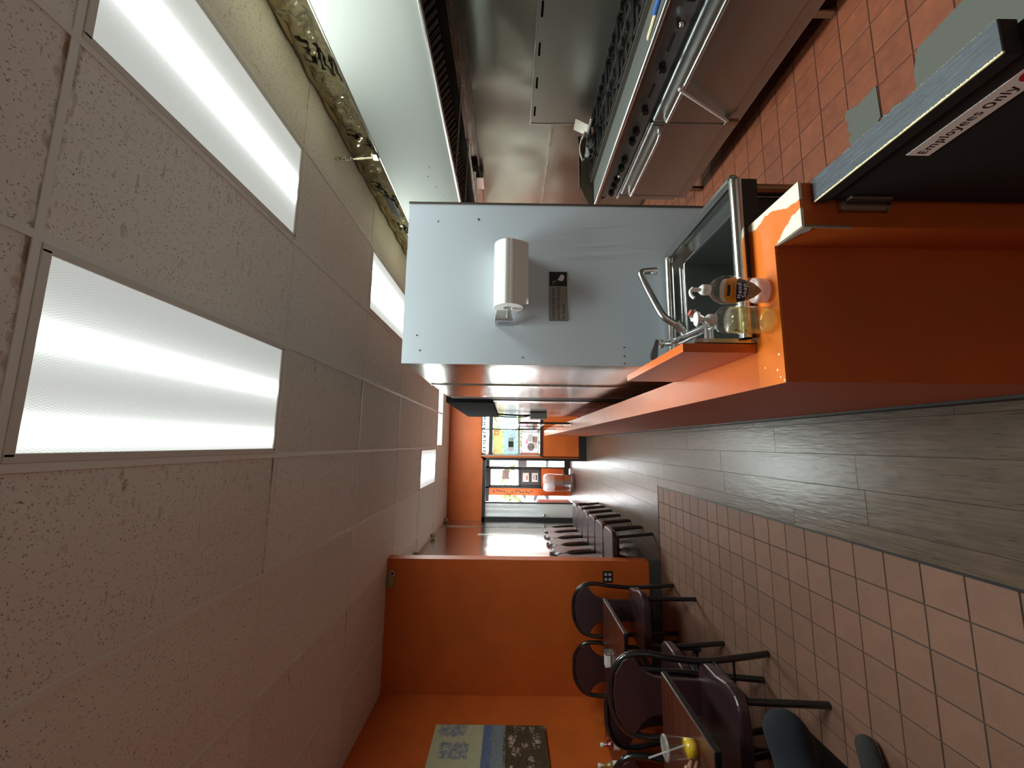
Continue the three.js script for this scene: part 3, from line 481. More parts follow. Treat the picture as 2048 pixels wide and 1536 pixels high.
  const q = thing('soap_bottle', 'straight clear pump bottle of pale yellow soap beside the labelled soap', 'soap bottle', [0.340, 0.9, -1.066]);
  part(q, 'bottle_body', lathe([[0, 0.002], [0.032, 0.002], [0.037, 0.009], [0.038, 0.03], [0.038, 0.118], [0.034, 0.133], [0.022, 0.142], [0.0145, 0.146], [0.0145, 0.158]], 36).translate(0.340, 0.9, -1.066), clear);
  part(q, 'soap_fill', lathe([[0, 0.005], [0.030, 0.005], [0.035, 0.011], [0.0362, 0.03], [0.0362, 0.106], [0, 0.107]], 36).translate(0.340, 0.9, -1.066), phy({ color: lin(0.93, 0.89, 0.62), transmission: 0.9, roughness: 0.08, thickness: 0 }), 'pale yellow liquid soap');
  const mk = ctex(128, 512, (g, w, h) => { g.clearRect(0, 0, w, h); g.fillStyle = 'rgb(26,70,40)'; g.font = 'bold 86px sans-serif'; g.save(); g.translate(40, 60); for (const [i, t] of ['D', 'I', 'R', "'"].entries()) g.fillText(t, 0, 70 + i * 95); g.restore(); });
  const mka = ctex(128, 512, (g, w, h) => { g.fillStyle = '#000'; g.fillRect(0, 0, w, h); g.fillStyle = '#fff'; g.font = 'bold 86px sans-serif'; for (const [i, t] of ['D', 'I', 'R', "'"].entries()) g.fillText(t, 40, 130 + i * 95); }, false);
  part(q, 'print', new THREE.CylinderGeometry(0.0384, 0.0384, 0.07, 10, 4, true, -1.45, 0.6).translate(0.340, 0.9 + 0.08, -1.066), std({ map: mk, alphaMap: mka, transparent: true, alphaTest: 0.5, roughness: 0.4, side: THREE.DoubleSide }), 'green printed letters down the side');
  pump(q, 0.340, 1.048, -1.066, 2.9, 2);
}

// ------------------------------------------------------------------ range
{
  const o = thing('gas_range', 'long stainless gas range with two oven doors and black knobs', 'range', [2.45, 0, -2.0]);
  const ZE = -3.235, ZS = -0.35, XF = 2.10;
  const door = phy({ color: lin(0.38, 0.40, 0.385), metalness: 1, roughness: 0.7, roughnessMap: steelRough });
  part(o, 'carcass', [bx(XF + 0.02, 2.80, 0.13, 0.90, ZE, ZS)], M.steelDirty);
  for (const [x, z] of [[2.16, -3.18], [2.72, -3.18], [2.16, -1.75], [2.72, -1.75], [2.16, -0.42], [2.72, -0.42]]) part(o, 'foot', rod([x, 0, z], [x, 0.135, z], 0.022, 12), M.steelDirty);
  part(o, 'kick_panel', rb(XF + 0.006, XF + 0.03, 0.125, 0.205, ZE, ZS, 0.003), door);
  const doors = [[-2.385, -1.42], [-3.17, -2.392], [-1.405, -0.4]];
  for (const [a, b] of doors) {
    const d = part(o, 'oven_door', [rb(XF - 0.012, XF + 0.025, 0.215, 0.60, a, b, 0.004), displace(rb(XF - 0.018, XF + 0.025, 0.595, 0.70, a, b, 0.02, 4), (x, y, z) => [x, y, z])], door);
    const h = part(d, 'handle', tube([[XF - 0.005, 0.632, a + 0.05], [XF - 0.055, 0.628, a + 0.06], [XF - 0.062, 0.625, a + 0.1], [XF - 0.062, 0.625, b - 0.1], [XF - 0.055, 0.628, b - 0.06], [XF - 0.005, 0.632, b - 0.05]], 0.0125, 80, 10, false, 0.1), M.bar, 'bright bar handle');
  }
  part(o, 'end_strip', rb(XF - 0.01, XF + 0.03, 0.215, 0.70, ZE, -3.178, 0.004), door);
  part(o, 'valve_panel', bx(XF + 0.01, XF + 0.05, 0.715, 0.852, ZE, ZS), phy({ color: lin(0.30, 0.32, 0.32), metalness: 1, roughness: 0.55 }));
  part(o, 'drip_slot', bx(XF + 0.005, XF + 0.04, 0.702, 0.716, ZE + 0.02, ZS), M.dark);
  part(o, 'lower_lip', rb(XF - 0.01, XF + 0.02, 0.70, 0.712, ZE, -2.40, 0.003), M.bar);
  // rail: flat shelf with a rolled front edge
  part(o, 'front_shelf', rb(2.05, 2.24, 0.893, 0.905, ZE, ZS, 0.004), M.steelHood);
  part(o, 'rail', rod([2.05, 0.893, ZE], [2.05, 0.893, ZS], 0.014, 16), M.bar);
  part(o, 'rail_apron', rb(2.052, 2.062, 0.852, 0.893, ZE, ZS, 0.002), phy({ color: lin(0.30, 0.24, 0.20), metalness: 1, roughness: 0.4 }), 'brownish apron under the rail');
  // knobs
  const knob = (z, kind) => {
    const c = [XF + 0.01, 0.775, z];
    const k = part(o, 'knob', kind === 'lever' ? [rod(c, [c[0] - 0.035, c[1], z], 0.020, 18), rb(c[0] - 0.05, c[0] - 0.03, 0.755, 0.80, z - 0.012, z + 0.012, 0.004)] : [rod(c, [c[0] - 0.030, c[1], z], 0.024, 20), rod([c[0] - 0.03, c[1], z], [c[0] - 0.045, c[1], z], 0.018, 20, 0.014)], M.blackGloss);
    return k;
  };
  for (const z of [-1.62, -1.995, -2.29, -2.47, -2.56, -2.75, -2.84, -2.98, -3.06, -3.15, -1.3, -0.95]) knob(z, [-1.62, -1.995, -2.29].includes(z) ? 'lever' : 'round');
  part(o, 'pilot_cap', [new THREE.SphereGeometry(0.012, 12, 10).translate(XF - 0.03, 0.775, -1.745), rod([XF + 0.01, 0.775, -1.745], [XF - 0.028, 0.775, -1.745], 0.022, 18)], M.chrome);
  part(o, 'pilot_cap', [new THREE.SphereGeometry(0.010, 12, 10).translate(XF - 0.03, 0.775, -2.91), rod([XF + 0.01, 0.775, -2.91], [XF - 0.028, 0.775, -2.91], 0.015, 18)], M.chrome);
  for (const z of [-1.87, -2.17]) part(o, 'knob_slot', rb(XF + 0.006, XF + 0.012, 0.768, 0.782, z - 0.05, z + 0.05, 0.005), M.dark);
  // cooktop
  part(o, 'cooktop', [bx(2.24, 2.79, 0.885, 0.902, ZE, ZS), rb(2.235, 2.25, 0.885, 0.935, ZE, ZS, 0.003), rb(2.77, 2.80, 0.885, 0.935, ZE, ZS, 0.003)], M.grease);
  for (let k = 0; k < 9; k++) {
    const z0 = ZE + 0.02 + k * 0.31, z1 = z0 + 0.30; if (z1 > ZS) break;
    for (const [xa, xb] of [[2.255, 2.505], [2.515, 2.765]]) {
      const g = [rb(xa, xb, 0.925, 0.942, z0, z0 + 0.016, 0.003), rb(xa, xb, 0.925, 0.942, z1 - 0.016, z1, 0.003), rb(xa, xa + 0.016, 0.925, 0.942, z0, z1, 0.003), rb(xb - 0.016, xb, 0.925, 0.942, z0, z1, 0.003)];
      for (const f of [0.33, 0.66]) g.push(rb(xa, xa + 0.085, 0.927, 0.945, z0 + 0.3 * f - 0.007, z0 + 0.3 * f + 0.007, 0.003), rb(xb - 0.085, xb, 0.927, 0.945, z0 + 0.3 * f - 0.007, z0 + 0.3 * f + 0.007, 0.003));
      for (const [fx, fz] of [[xa + 0.008, z0 + 0.008], [xb - 0.008, z0 + 0.008], [xa + 0.008, z1 - 0.008], [xb - 0.008, z1 - 0.008]]) g.push(rod([fx, 0.9, fz], [fx, 0.93, fz], 0.007, 6));
      const gr = part(o, 'grate', g, M.iron); part(gr, 'burner', lathe([[0, 0], [0.045, 0], [0.045, 0.012], [0.03, 0.018], [0, 0.018]], 20).translate((xa + xb) / 2, 0.9, (z0 + z1) / 2), M.iron);
    }
  }
  // flue riser with slots
  const gs = new THREE.Shape([[ZE, 0.90], [ZS, 0.90], [ZS, 1.455], [ZE, 1.455]].map((p) => new THREE.Vector2(-p[0], p[1])));
  for (let k = 0; k < 9; k++) { const c = -3.10 + k * 0.275, s = new THREE.Path(); s.absarc(-c - 0.045, 1.424, 0.008, Math.PI / 2, Math.PI * 1.5); s.absarc(-c + 0.045, 1.424, 0.008, -Math.PI / 2, Math.PI / 2); gs.holes.push(s); }
  part(o, 'flue_riser', muv(new THREE.ExtrudeGeometry(gs, { depth: 0.003, bevelEnabled: false }).rotateY(Math.PI / 2).translate(2.80, 0, 0)), phy({ color: lin(0.31, 0.31, 0.27), metalness: 1, roughness: 0.4, map: ctex(1024, 256, (g, w, h) => { g.fillStyle = '#fff'; g.fillRect(0, 0, w, h); let q = 3; const R = () => { q = (q * 1664525 + 1013904223) >>> 0; return q / 4294967296; }; for (let i = 0; i < 900; i++) { const x = R() * w, y = h * (1 - R() * R() * 0.6); g.fillStyle = `rgba(70,54,38,${0.03 + 0.07 * R()})`; g.beginPath(); g.ellipse(x, y, 6 + 40 * R(), 3 + 12 * R(), 0, 0, 7); g.fill(); } for (let i = 0; i < 220; i++) { g.fillStyle = `rgba(44,32,20,${0.05 + 0.10 * R()})`; g.beginPath(); g.ellipse(R() * w, R() * h, 4 + 24 * R(), 3 + 9 * R(), 0.2, 0, 7); g.fill(); } }) }), 'slotted back riser with burnt grease stains');
  part(o, 'riser_flange', [rb(2.794, 2.80, 1.452, 1.460, ZE, ZS, 0.002), rb(2.794, 2.803, 0.92, 1.458, ZE - 0.004, ZE + 0.004, 0.002)], M.bar);
  part(o, 'flue_back', bx(2.83, 2.90, 0.9, 1.45, ZE, ZS), M.dark);
  part(o, 'flue_side', bx(2.80, 2.90, 0.9, 1.455, ZE - 0.003, ZE), M.steelDirty);
}
// end guard, pan, brush, rod
single('splash_guard', 'greasy folded metal splash guard at the far end of the range', 'guard', [muv(extr([[2.045, 0.945], [2.21, 1.015], [2.70, 1.03], [2.70, 0.5], [2.3, 0.5], [2.06, 0.9]], 0.004).translate(0, 0, -3.262)), bx(2.21, 2.70, 1.012, 1.024, -3.30, -3.258)], phy({ color: lin(0.16, 0.12, 0.085), metalness: 0.9, roughness: 0.45 }));
{
  const o = thing('cooking_pot', 'small shiny steel pot on the far burners of the range', 'pot', [2.42, 0.945, -3.03]);
  part(o, 'pot_body', lathe([[0, 0], [0.075, 0], [0.095, 0.012], [0.10, 0.075], [0.106, 0.08], [0.098, 0.08], [0.092, 0.016], [0, 0.008]], 32).translate(2.42, 0.945, -3.03), M.chrome);
  part(o, 'lid', lathe([[0.108, 0.0], [0.10, 0.006], [0.06, 0.026], [0.02, 0.034], [0, 0.035]], 32).translate(2.42, 1.026, -3.03), M.chrome);
  part(o, 'handle', rb(2.44, 2.47, 1.0, 1.02, -2.93, -2.77, 0.006), M.bar);
}
single('baking_sheet', 'thin dented metal sheet leaning on the riser beside the pot', 'tray', rb(-0.07, 0.07, -0.003, 0.003, -0.06, 0.06, 0.002).rotateZ(1.1).translate(2.68, 1.02, -3.13), M.steelDirty);
{
  const o = thing('scraper', 'scraper with blue handle and pale wooden blade on the range shelf', 'scraper', [2.13, 0.906, -1.72]);
  const a = [2.12, 0.918, -1.60], b = [2.10, 0.918, -1.72], c = [2.085, 0.914, -1.83];
  part(o, 'handle', rod(a, b, 0.011, 12), std({ color: lin(0.03, 0.10, 0.36), roughness: 0.4 }));
  part(o, 'blade', rb(-0.012, 0.012, -0.005, 0.005, -0.058, 0.058, 0.003).rotateY(0.13).translate((b[0] + c[0]) / 2, 0.914, (b[2] + c[2]) / 2), std({ color: lin(0.66, 0.56, 0.34), roughness: 0.6 }));
}
{
  const o = thing('door_prop_rod', 'pale metal rod hanging across the oven handle down to the kick panel', 'rod', [2.03, 0.2, -2.22]);
  part(o, 'rod', rod([2.026, 0.655, -2.07], [2.055, 0.235, -2.33], 0.009, 10), std({ color: lin(0.62, 0.60, 0.57), roughness: 0.4 }));
  part(o, 'clip', rb(2.045, 2.075, 0.165, 0.25, -2.355, -2.325, 0.004), M.steelDirty);
}
// ------------------------------------------------------------------ hood
{
  const o = thing('exhaust_hood', 'long stainless exhaust hood with dark baffle filters over the range', 'hood', [2.45, 2.0, -2.3]);
  const Z0 = -4.95, Z1 = -0.2;
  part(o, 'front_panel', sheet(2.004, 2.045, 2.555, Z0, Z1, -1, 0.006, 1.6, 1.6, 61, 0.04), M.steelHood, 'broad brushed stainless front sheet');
  part(o, 'front_lip', [rb(1.994, 2.03, 2.035, 2.05, Z0, Z1, 0.004), rb(2.02, 2.03, 2.05, 2.075, Z0, Z1, 0.002)], M.bar);
  part(o, 'top_panel', bx(2.0, 2.90, 2.55, 2.556, Z0, Z1), M.steelDirty);
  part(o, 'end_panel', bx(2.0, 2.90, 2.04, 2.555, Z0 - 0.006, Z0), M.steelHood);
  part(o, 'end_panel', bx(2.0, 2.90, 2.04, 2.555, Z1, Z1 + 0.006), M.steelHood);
  part(o, 'rear_panel', bx(2.90, 2.915, 1.97, 2.556, Z0, Z1), M.steelDirty);
  // sloping filters: from front top (2.12, 2.48) to rear bottom (2.74, 2.09)
  const A = [2.10, 2.50], B = [2.74, 2.085], len = Math.hypot(B[0] - A[0], B[1] - A[1]), ang = Math.atan2(B[1] - A[1], B[0] - A[0]);
  const slope = (g, z) => g.rotateZ(ang).translate((A[0] + B[0]) / 2, (A[1] + B[1]) / 2, z);
  const baffleG = slope(rb(-len / 2 + 0.03, len / 2 - 0.03, -0.012, 0.012, -0.017, 0.017, 0.006, 1), 0);
  for (let k = 0; k < 9; k++) {
    const z0 = Z0 + 0.03 + k * 0.52, zc = z0 + 0.255;
    const f = part(o, 'filter', [slope(bx(-len / 2, len / 2, 0.012, 0.02, -0.25, 0.25), zc), slope(bx(-len / 2, len / 2, -0.012, 0.012, -0.255, -0.245), zc), slope(bx(-len / 2, len / 2, -0.012, 0.012, 0.245, 0.255), zc), slope(bx(len / 2 - 0.03, len / 2, -0.014, 0.014, -0.25, 0.25), zc), slope(bx(-len / 2, -len / 2 + 0.03, -0.014, 0.014, -0.25, 0.25), zc)], M.filter);
    for (let b = 0; b < 8; b++) { const m = part(f, 'baffle', baffleG, M.filter); m.position.set(0, 0, z0 + 0.045 + b * 0.06); }
  }
  part(o, 'gutter', [rb(2.70, 2.712, 2.03, 2.10, Z0, Z1, 0.003), rb(2.70, 2.80, 2.03, 2.04, Z0, Z1, 0.003), rb(2.79, 2.80, 2.03, 2.085, Z0, Z1, 0.003)], phy({ color: lin(0.34, 0.31, 0.27), metalness: 1, roughness: 0.35, roughnessMap: steelRough }));
  part(o, 'rear_lip', [rb(2.80, 2.90, 2.02, 2.035, Z0, Z1, 0.003), rb(2.895, 2.91, 1.955, 2.03, Z0, Z1, 0.003)], M.steelDirty);
  for (const z of [-2.86, -3.44]) { const s = part(o, 'support_rod', rod([2.03, 2.045, z - 0.02], [2.80, 2.02, z], 0.007, 10), M.bar); part(s, 'end_cap', new THREE.SphereGeometry(0.012, 10, 8).translate(2.80, 2.02, z), M.chrome); }
  part(o, 'grease_cup', rb(2.82, 2.90, 1.92, 2.0, -4.22, -4.02, 0.004), M.bar, 'small bright grease cup');
  part(o, 'cup_bracket', [rb(2.84, 2.90, 1.97, 2.03, -3.95, -3.85, 0.003)], M.dark);
  // tack rivets
  for (const [y, z] of [[2.38, -2.85], [2.34, -2.98], [2.30, -3.10], [2.27, -3.22], [2.25, -3.3], [2.35, -2.75]]) part(o, 'rivet', new THREE.SphereGeometry(0.004, 8, 6).scale(0.5, 1, 1).translate(1.999, y - 0.13, z), M.steelDirty);
}
// foil insulation strip with print, from hood top front edge up to the ceiling
{
  const foilMap = ctex(2048, 128, (g, w, h) => {
    g.fillStyle = 'rgb(176,168,140)'; g.fillRect(0, 0, w, h); g.fillStyle = 'rgb(22,20,18)'; g.font = 'bold 74px sans-serif'; g.textBaseline = 'middle'; g.textAlign = 'center';
    for (const x of [0.115, 0.245, 0.375, 0.505, 0.64, 0.77, 0.90]) { g.save(); g.translate(x * w, h * 0.56); g.transform(0, 1, 1.25, 0, 0, 0); g.fillText('3M', 0, 0); g.restore(); }
    let q = 15; const R = () => { q = (q * 1664525 + 1013904223) >>> 0; return q / 4294967296; };
    for (let i = 0; i < 120; i++) { g.fillStyle = `rgba(150,112,50,${0.1 + 0.25 * R()})`; g.beginPath(); g.ellipse(R() * w, h * R() * 0.35, 10 + 40 * R(), 4 + 8 * R(), 0, 0, 7); g.fill(); }
  });
  const NZ = 760, NY = 18, g = new THREE.PlaneGeometry(1, 1, NZ, NY), p = g.attributes.position, uv = g.attributes.uv;
  for (let i = 0; i < p.count; i++) {
    const s = p.getX(i) + 0.5, t = p.getY(i) + 0.5, z = -0.25 - 4.65 * s;
    const edge = Math.sin(Math.PI * Math.min(1, Math.max(0, t)));
    const n = (fbm(z * 6, t * 2, 501, 3) - 0.5) * 0.05 + Math.abs(fbm(z * 11 + t * 4, t * 4 + z * 3, 511, 2) - 0.5) * 0.10 + Math.abs(fbm(z * 26 - t * 5, t * 9, 521, 2) - 0.5) * 0.045;
    p.setXYZ(i, 2.012 + 0.19 * t + n * edge, 2.556 + 0.296 * t - n * 0.5 * edge, z); uv.setXY(i, s, t);
  }
  g.computeVertexNormals();
  const o = thing('foil_wrap', 'crinkled foil insulation printed 3M between hood top and ceiling', 'insulation', [2.1, 2.556, -2.5]);
  part(o, 'foil', g, phy({ map: foilMap, metalness: 0.95, roughness: 0.2, side: THREE.DoubleSide }));
  part(o, 'black_patch', rb(-0.055, 0.055, -0.004, 0.004, -0.14, 0.14, 0.002).rotateZ(1.0).translate(2.085, 2.675, -3.40), M.black, 'matt black tape patch');
  const pts = []; for (let k = 0; k <= 60; k++) { const z = -0.25 - 4.65 * k / 60; pts.push([2.205 + 0.012 * Math.sin(k * 1.7), CE - 0.022 + 0.005 * Math.sin(k * 2.3), z]); }
  part(o, 'foam_bead', displace(tube(pts, 0.017, 240, 8), (x, y, z) => { const n = 0.012 * (fbm(z * 20, x * 60 + y * 60, 531, 3) - 0.5); return [x + n, y + n, z]; }), M.tan, 'tan sealing foam bead at the ceiling');
}
{
  const o = thing('hanging_chain', 'short chain and hook from the ceiling to the hood top', 'chain', [1.975, CE, -2.63]);
  for (let k = 0; k < 4; k++) part(o, 'chain_link', new THREE.TorusGeometry(0.014, 0.0032, 8, 18).scale(0.75, 1.35, 1).rotateY(k % 2 ? Math.PI / 2 : 0).translate(1.975, CE - 0.02 - k * 0.030, -2.63), M.steelDirty);
  part(o, 'turnbuckle', [rod([1.975, CE - 0.13, -2.63], [1.99, 2.59, -2.63], 0.0065, 10), rod([1.978, CE - 0.15, -2.63], [1.985, 2.66, -2.63], 0.009, 10)], std({ color: lin(0.45, 0.38, 0.24), roughness: 0.4, metalness: 0.8 }));
  part(o, 'bracket', rb(1.985, 2.01, 2.556, 2.60, -2.66, -2.60, 0.003), M.steelDirty);
}

// ------------------------------------------------------------------ chairs
function makeChair(name, label) {
  const o = thing(name, label, 'chair');
  part(o, 'back_frame', tube([[-0.205, 0.0, -0.275], [-0.20, 0.2, -0.235], [-0.197, 0.44, -0.195], [-0.207, 0.62, -0.20], [-0.222, 0.78, -0.222], [-0.195, 0.895, -0.238], [-0.105, 0.962, -0.248], [0, 0.975, -0.25], [0.105, 0.962, -0.248], [0.195, 0.895, -0.238], [0.222, 0.78, -0.222], [0.207, 0.62, -0.20], [0.197, 0.44, -0.195], [0.20, 0.2, -0.235], [0.205, 0.0, -0.275]], 0.0185, 120, 12), M.blackGloss, 'looped black tube forming back and rear legs');
  // fan shaped splat
  const half = [[0.086, 0.42], [0.086, 0.56], [0.088, 0.66], [0.094, 0.72], [0.112, 0.768], [0.145, 0.808], [0.196, 0.842], [0.196, 0.872], [0.176, 0.905], [0.105, 0.948], [0.0, 0.962]];
  const pts = [...half, ...half.slice(0, -1).reverse().map(([x, y]) => [-x, y])];
  const g = extr(pts, 0.02, 0.006); displace(g, (x, y, z) => [x, y, z - 0.205 - 0.008 - (y - 0.42) * 0.068]);
  part(o, 'backrest', muv(g), M.plum, 'dark plum vinyl splat');
  const sp = []; for (let k = 0; k < 40; k++) { const a = k / 40 * Math.PI * 2, c = Math.cos(a), s = Math.sin(a), e = 0.42; sp.push([0.212 * Math.sign(c) * Math.pow(Math.abs(c), e) * (s > 0 ? 1.03 : 0.94), 0.215 * Math.sign(s) * Math.pow(Math.abs(s), e)]); }
  const sg = extr(sp.map(([x, z]) => [x, -z]), 0.03, 0.014).rotateX(-Math.PI / 2); displace(sg, (x, y, z) => [x, y + 0.414 + (y > 0.02 ? 0.012 * (1 - (x * x + z * z) / 0.08) : 0), z]);
  const seat = part(o, 'seat', muv(sg), M.plum, 'plum vinyl cushion');
  part(o, 'seat_frame', [rb(-0.19, 0.19, 0.385, 0.402, -0.19, 0.18, 0.004)], M.black);
  for (const s of [-1, 1]) {
    part(o, 'leg', rod([s * 0.185, 0, 0.205], [s * 0.178, 0.395, 0.165], 0.0175, 14), M.blackGloss);
    part(o, 'side_rail', rod([s * 0.19, 0.385, 0.165], [s * 0.197, 0.385, -0.20], 0.009, 8), M.black);
  }
  part(o, 'stretcher', rod([-0.2, 0.24, -0.23], [0.2, 0.24, -0.23], 0.008, 8), M.black);
  shade(o); return o;
}
const chair = makeChair('dining_chair', 'plum chair with looped back facing out behind the table by the partition, beside the walkway');
chair.position.set(-1.50, 0, -3.87); chair.rotation.y = 0.13;
copy(chair, [-2.03, 0, -3.86], 0.02, 'plum chair with looped back between partition and wall side of its table');
copy(chair, [-1.63, 0, -3.05], Math.PI - 0.03, 'plum chair pushed in backwards to the table by the partition');
copy(chair, [-1.45, 0, -2.42], 0.02, 'plum chair behind the table with the cup, nearest the walkway');
copy(chair, [-2.03, 0, -2.46], -0.03, 'plum chair behind the cup table on its wall side');
copy(chair, [-1.70, 0, -1.42], Math.PI - 0.35, 'plum chair holding the seated person at the cup table');
['first beside the partition', 'second from the partition', 'third from the partition', 'fourth from the partition', 'fifth from the partition', 'sixth, nearest the back door'].forEach((w, k) => copy(chair, [-1.175 - 0.012 * k, 0, -4.89 - 0.484 * k], Math.PI / 2, 'plum looped back chair in the row along the stainless wall, ' + w, 'row of spare chairs along the stainless wall'));

// ------------------------------------------------------------------ tables
const woodTop = dtex(512, 512, (u, v) => { const g = fbm(u * 3 + 4, v * 40, 601, 4), w = fbm(u * 2, v * 6, 605, 3); const t = 0.70 + 0.45 * g + 0.2 * (w - 0.5); return [78 * t, 38 * t, 25 * t]; }, true, 1);
const tableMat = phy({ map: woodTop, roughness: 0.32, clearcoat: 0.3, clearcoatRoughness: 0.25 });
function table(name, label, x0, x1, z0, z1) {
  const o = thing(name, label, 'table', [(x0 + x1) / 2, 0, (z0 + z1) / 2]), cx = (x0 + x1) / 2, cz = (z0 + z1) / 2;
  part(o, 'tabletop', rb(x0, x1, 0.735, 0.75, z0, z1, 0.003), tableMat, 'red brown wood grain top');
  part(o, 'edge_band', [rb(x0 - 0.003, x1 + 0.004, 0.718, 0.747, z0 - 0.004, z0 + 0.004, 0.003), rb(x0 - 0.003, x1 + 0.004, 0.718, 0.747, z1 - 0.004, z1 + 0.004, 0.003), rb(x1 - 0.004, x1 + 0.004, 0.718, 0.747, z0, z1, 0.003)], M.blackGloss);
  part(o, 'column', rod([cx, 0.03, cz], [cx, 0.72, cz], 0.038, 16), M.black);
  part(o, 'top_plate', rb(cx - 0.16, cx + 0.16, 0.712, 0.735, cz - 0.16, cz + 0.16, 0.004), M.black);
  for (let k = 0; k < 4; k++) { const a = k * Math.PI / 2 + Math.PI / 4; part(o, 'base_foot', rod([cx, 0.06, cz], [cx + 0.33 * Math.cos(a), 0.016, cz + 0.27 * Math.sin(a)], 0.028, 8, 0.016), M.black); }
}
table('dining_table', 'red brown table against the wall nearest the partition', WL + 0.02, -1.36, -3.88, -3.20);
table('dining_table', 'red brown table carrying the drink cup before the seated person', WL + 0.02, -1.235, -2.45, -1.86);

// table things
{
  const z = -3.64, x = -1.735;
  const o = thing('napkin_dispenser', 'small chrome napkin dispenser on the table nearest the partition', 'dispenser', [x, 0.75, z]);
  part(o, 'shell', [rb(x - 0.05, x + 0.05, 0.75, 0.755, z - 0.05, z + 0.05, 0.002), rb(x - 0.05, x - 0.046, 0.75, 0.80, z - 0.05, z + 0.05, 0.001), rb(x + 0.046, x + 0.05, 0.75, 0.80, z - 0.05, z + 0.05, 0.001)], M.chrome);
  part(o, 'napkins', rb(x - 0.044, x + 0.044, 0.756, 0.79, z - 0.045, z + 0.045, 0.004), M.white);
}
function sauce(x, z, label, col, cap, h) {
  const o = thing('sauce_bottle', label, 'bottle', [x, 0.75, z], 'sauce bottles on the table nearest the partition');
  part(o, 'bottle_glass', lathe([[0, 0], [0.026, 0], [0.028, 0.006], [0.028, h * 0.55], [0.022, h * 0.68], [0.011, h * 0.82], [0.011, h], [0, h]], 20).translate(x, 0.75, z), phy({ color: col, roughness: 0.2, clearcoat: 0.5 }));
  part(o, 'label_band', lathe([[0.0284, h * 0.12], [0.0288, h * 0.14], [0.0288, h * 0.48], [0.0284, h * 0.5]], 20).translate(x, 0.75, z), M.white);
  part(o, 'cap', lathe([[0, h], [0.014, h], [0.014, h + 0.022], [0.011, h + 0.026], [0, h + 0.026]], 16).translate(x, 0.75, z), cap);
}
sauce(-2.17, -3.33, 'red sauce bottle with white cap at the wall end of the table', lin(0.25, 0.03, 0.02), M.white, 0.13);
sauce(-2.10, -3.28, 'dark sauce bottle with red cap beside the white capped one', lin(0.08, 0.05, 0.02), std({ color: lin(0.35, 0.04, 0.03), roughness: 0.4 }), 0.10);
sauce(-2.27, -3.28, 'amber vinegar bottle with pale cap nearest the wall', lin(0.30, 0.17, 0.05), M.white, 0.16);
{
  const c = [-1.335, 0.75, -2.035];
  const o = thing('drink_cup', 'clear plastic cup with yellow drink, lid and straw on the table', 'cup', c);
  const T = (g) => g.translate(...c);
  part(o, 'cup_wall', T(lathe([[0, 0.001], [0.034, 0.001], [0.036, 0.004], [0.046, 0.135], [0.048, 0.137]], 32)), phy({ color: lin(0.95, 0.96, 0.95), transmission: 1, thickness: 0, roughness: 0.08 }));
  part(o, 'drink', T(lathe([[0, 0.003], [0.0335, 0.003], [0.037, 0.045], [0, 0.046]], 32)), phy({ color: lin(0.75, 0.46, 0.02), roughness: 0.25, clearcoat: 0.4 }), 'yellow drink in the bottom third');
  part(o, 'lid', T(lathe([[0.049, 0.132], [0.050, 0.139], [0.042, 0.143], [0.04, 0.139], [0, 0.139]], 32)), phy({ color: lin(0.85, 0.85, 0.83), transmission: 0.8, thickness: 0, roughness: 0.15 }));
  part(o, 'straw', rod([c[0] + 0.012, c[1] + 0.03, c[2] - 0.005], [c[0] - 0.035, c[1] + 0.215, c[2] + 0.01], 0.004, 10), phy({ color: lin(0.6, 0.58, 0.56), transmission: 0.4, thickness: 0, roughness: 0.3 }));
}
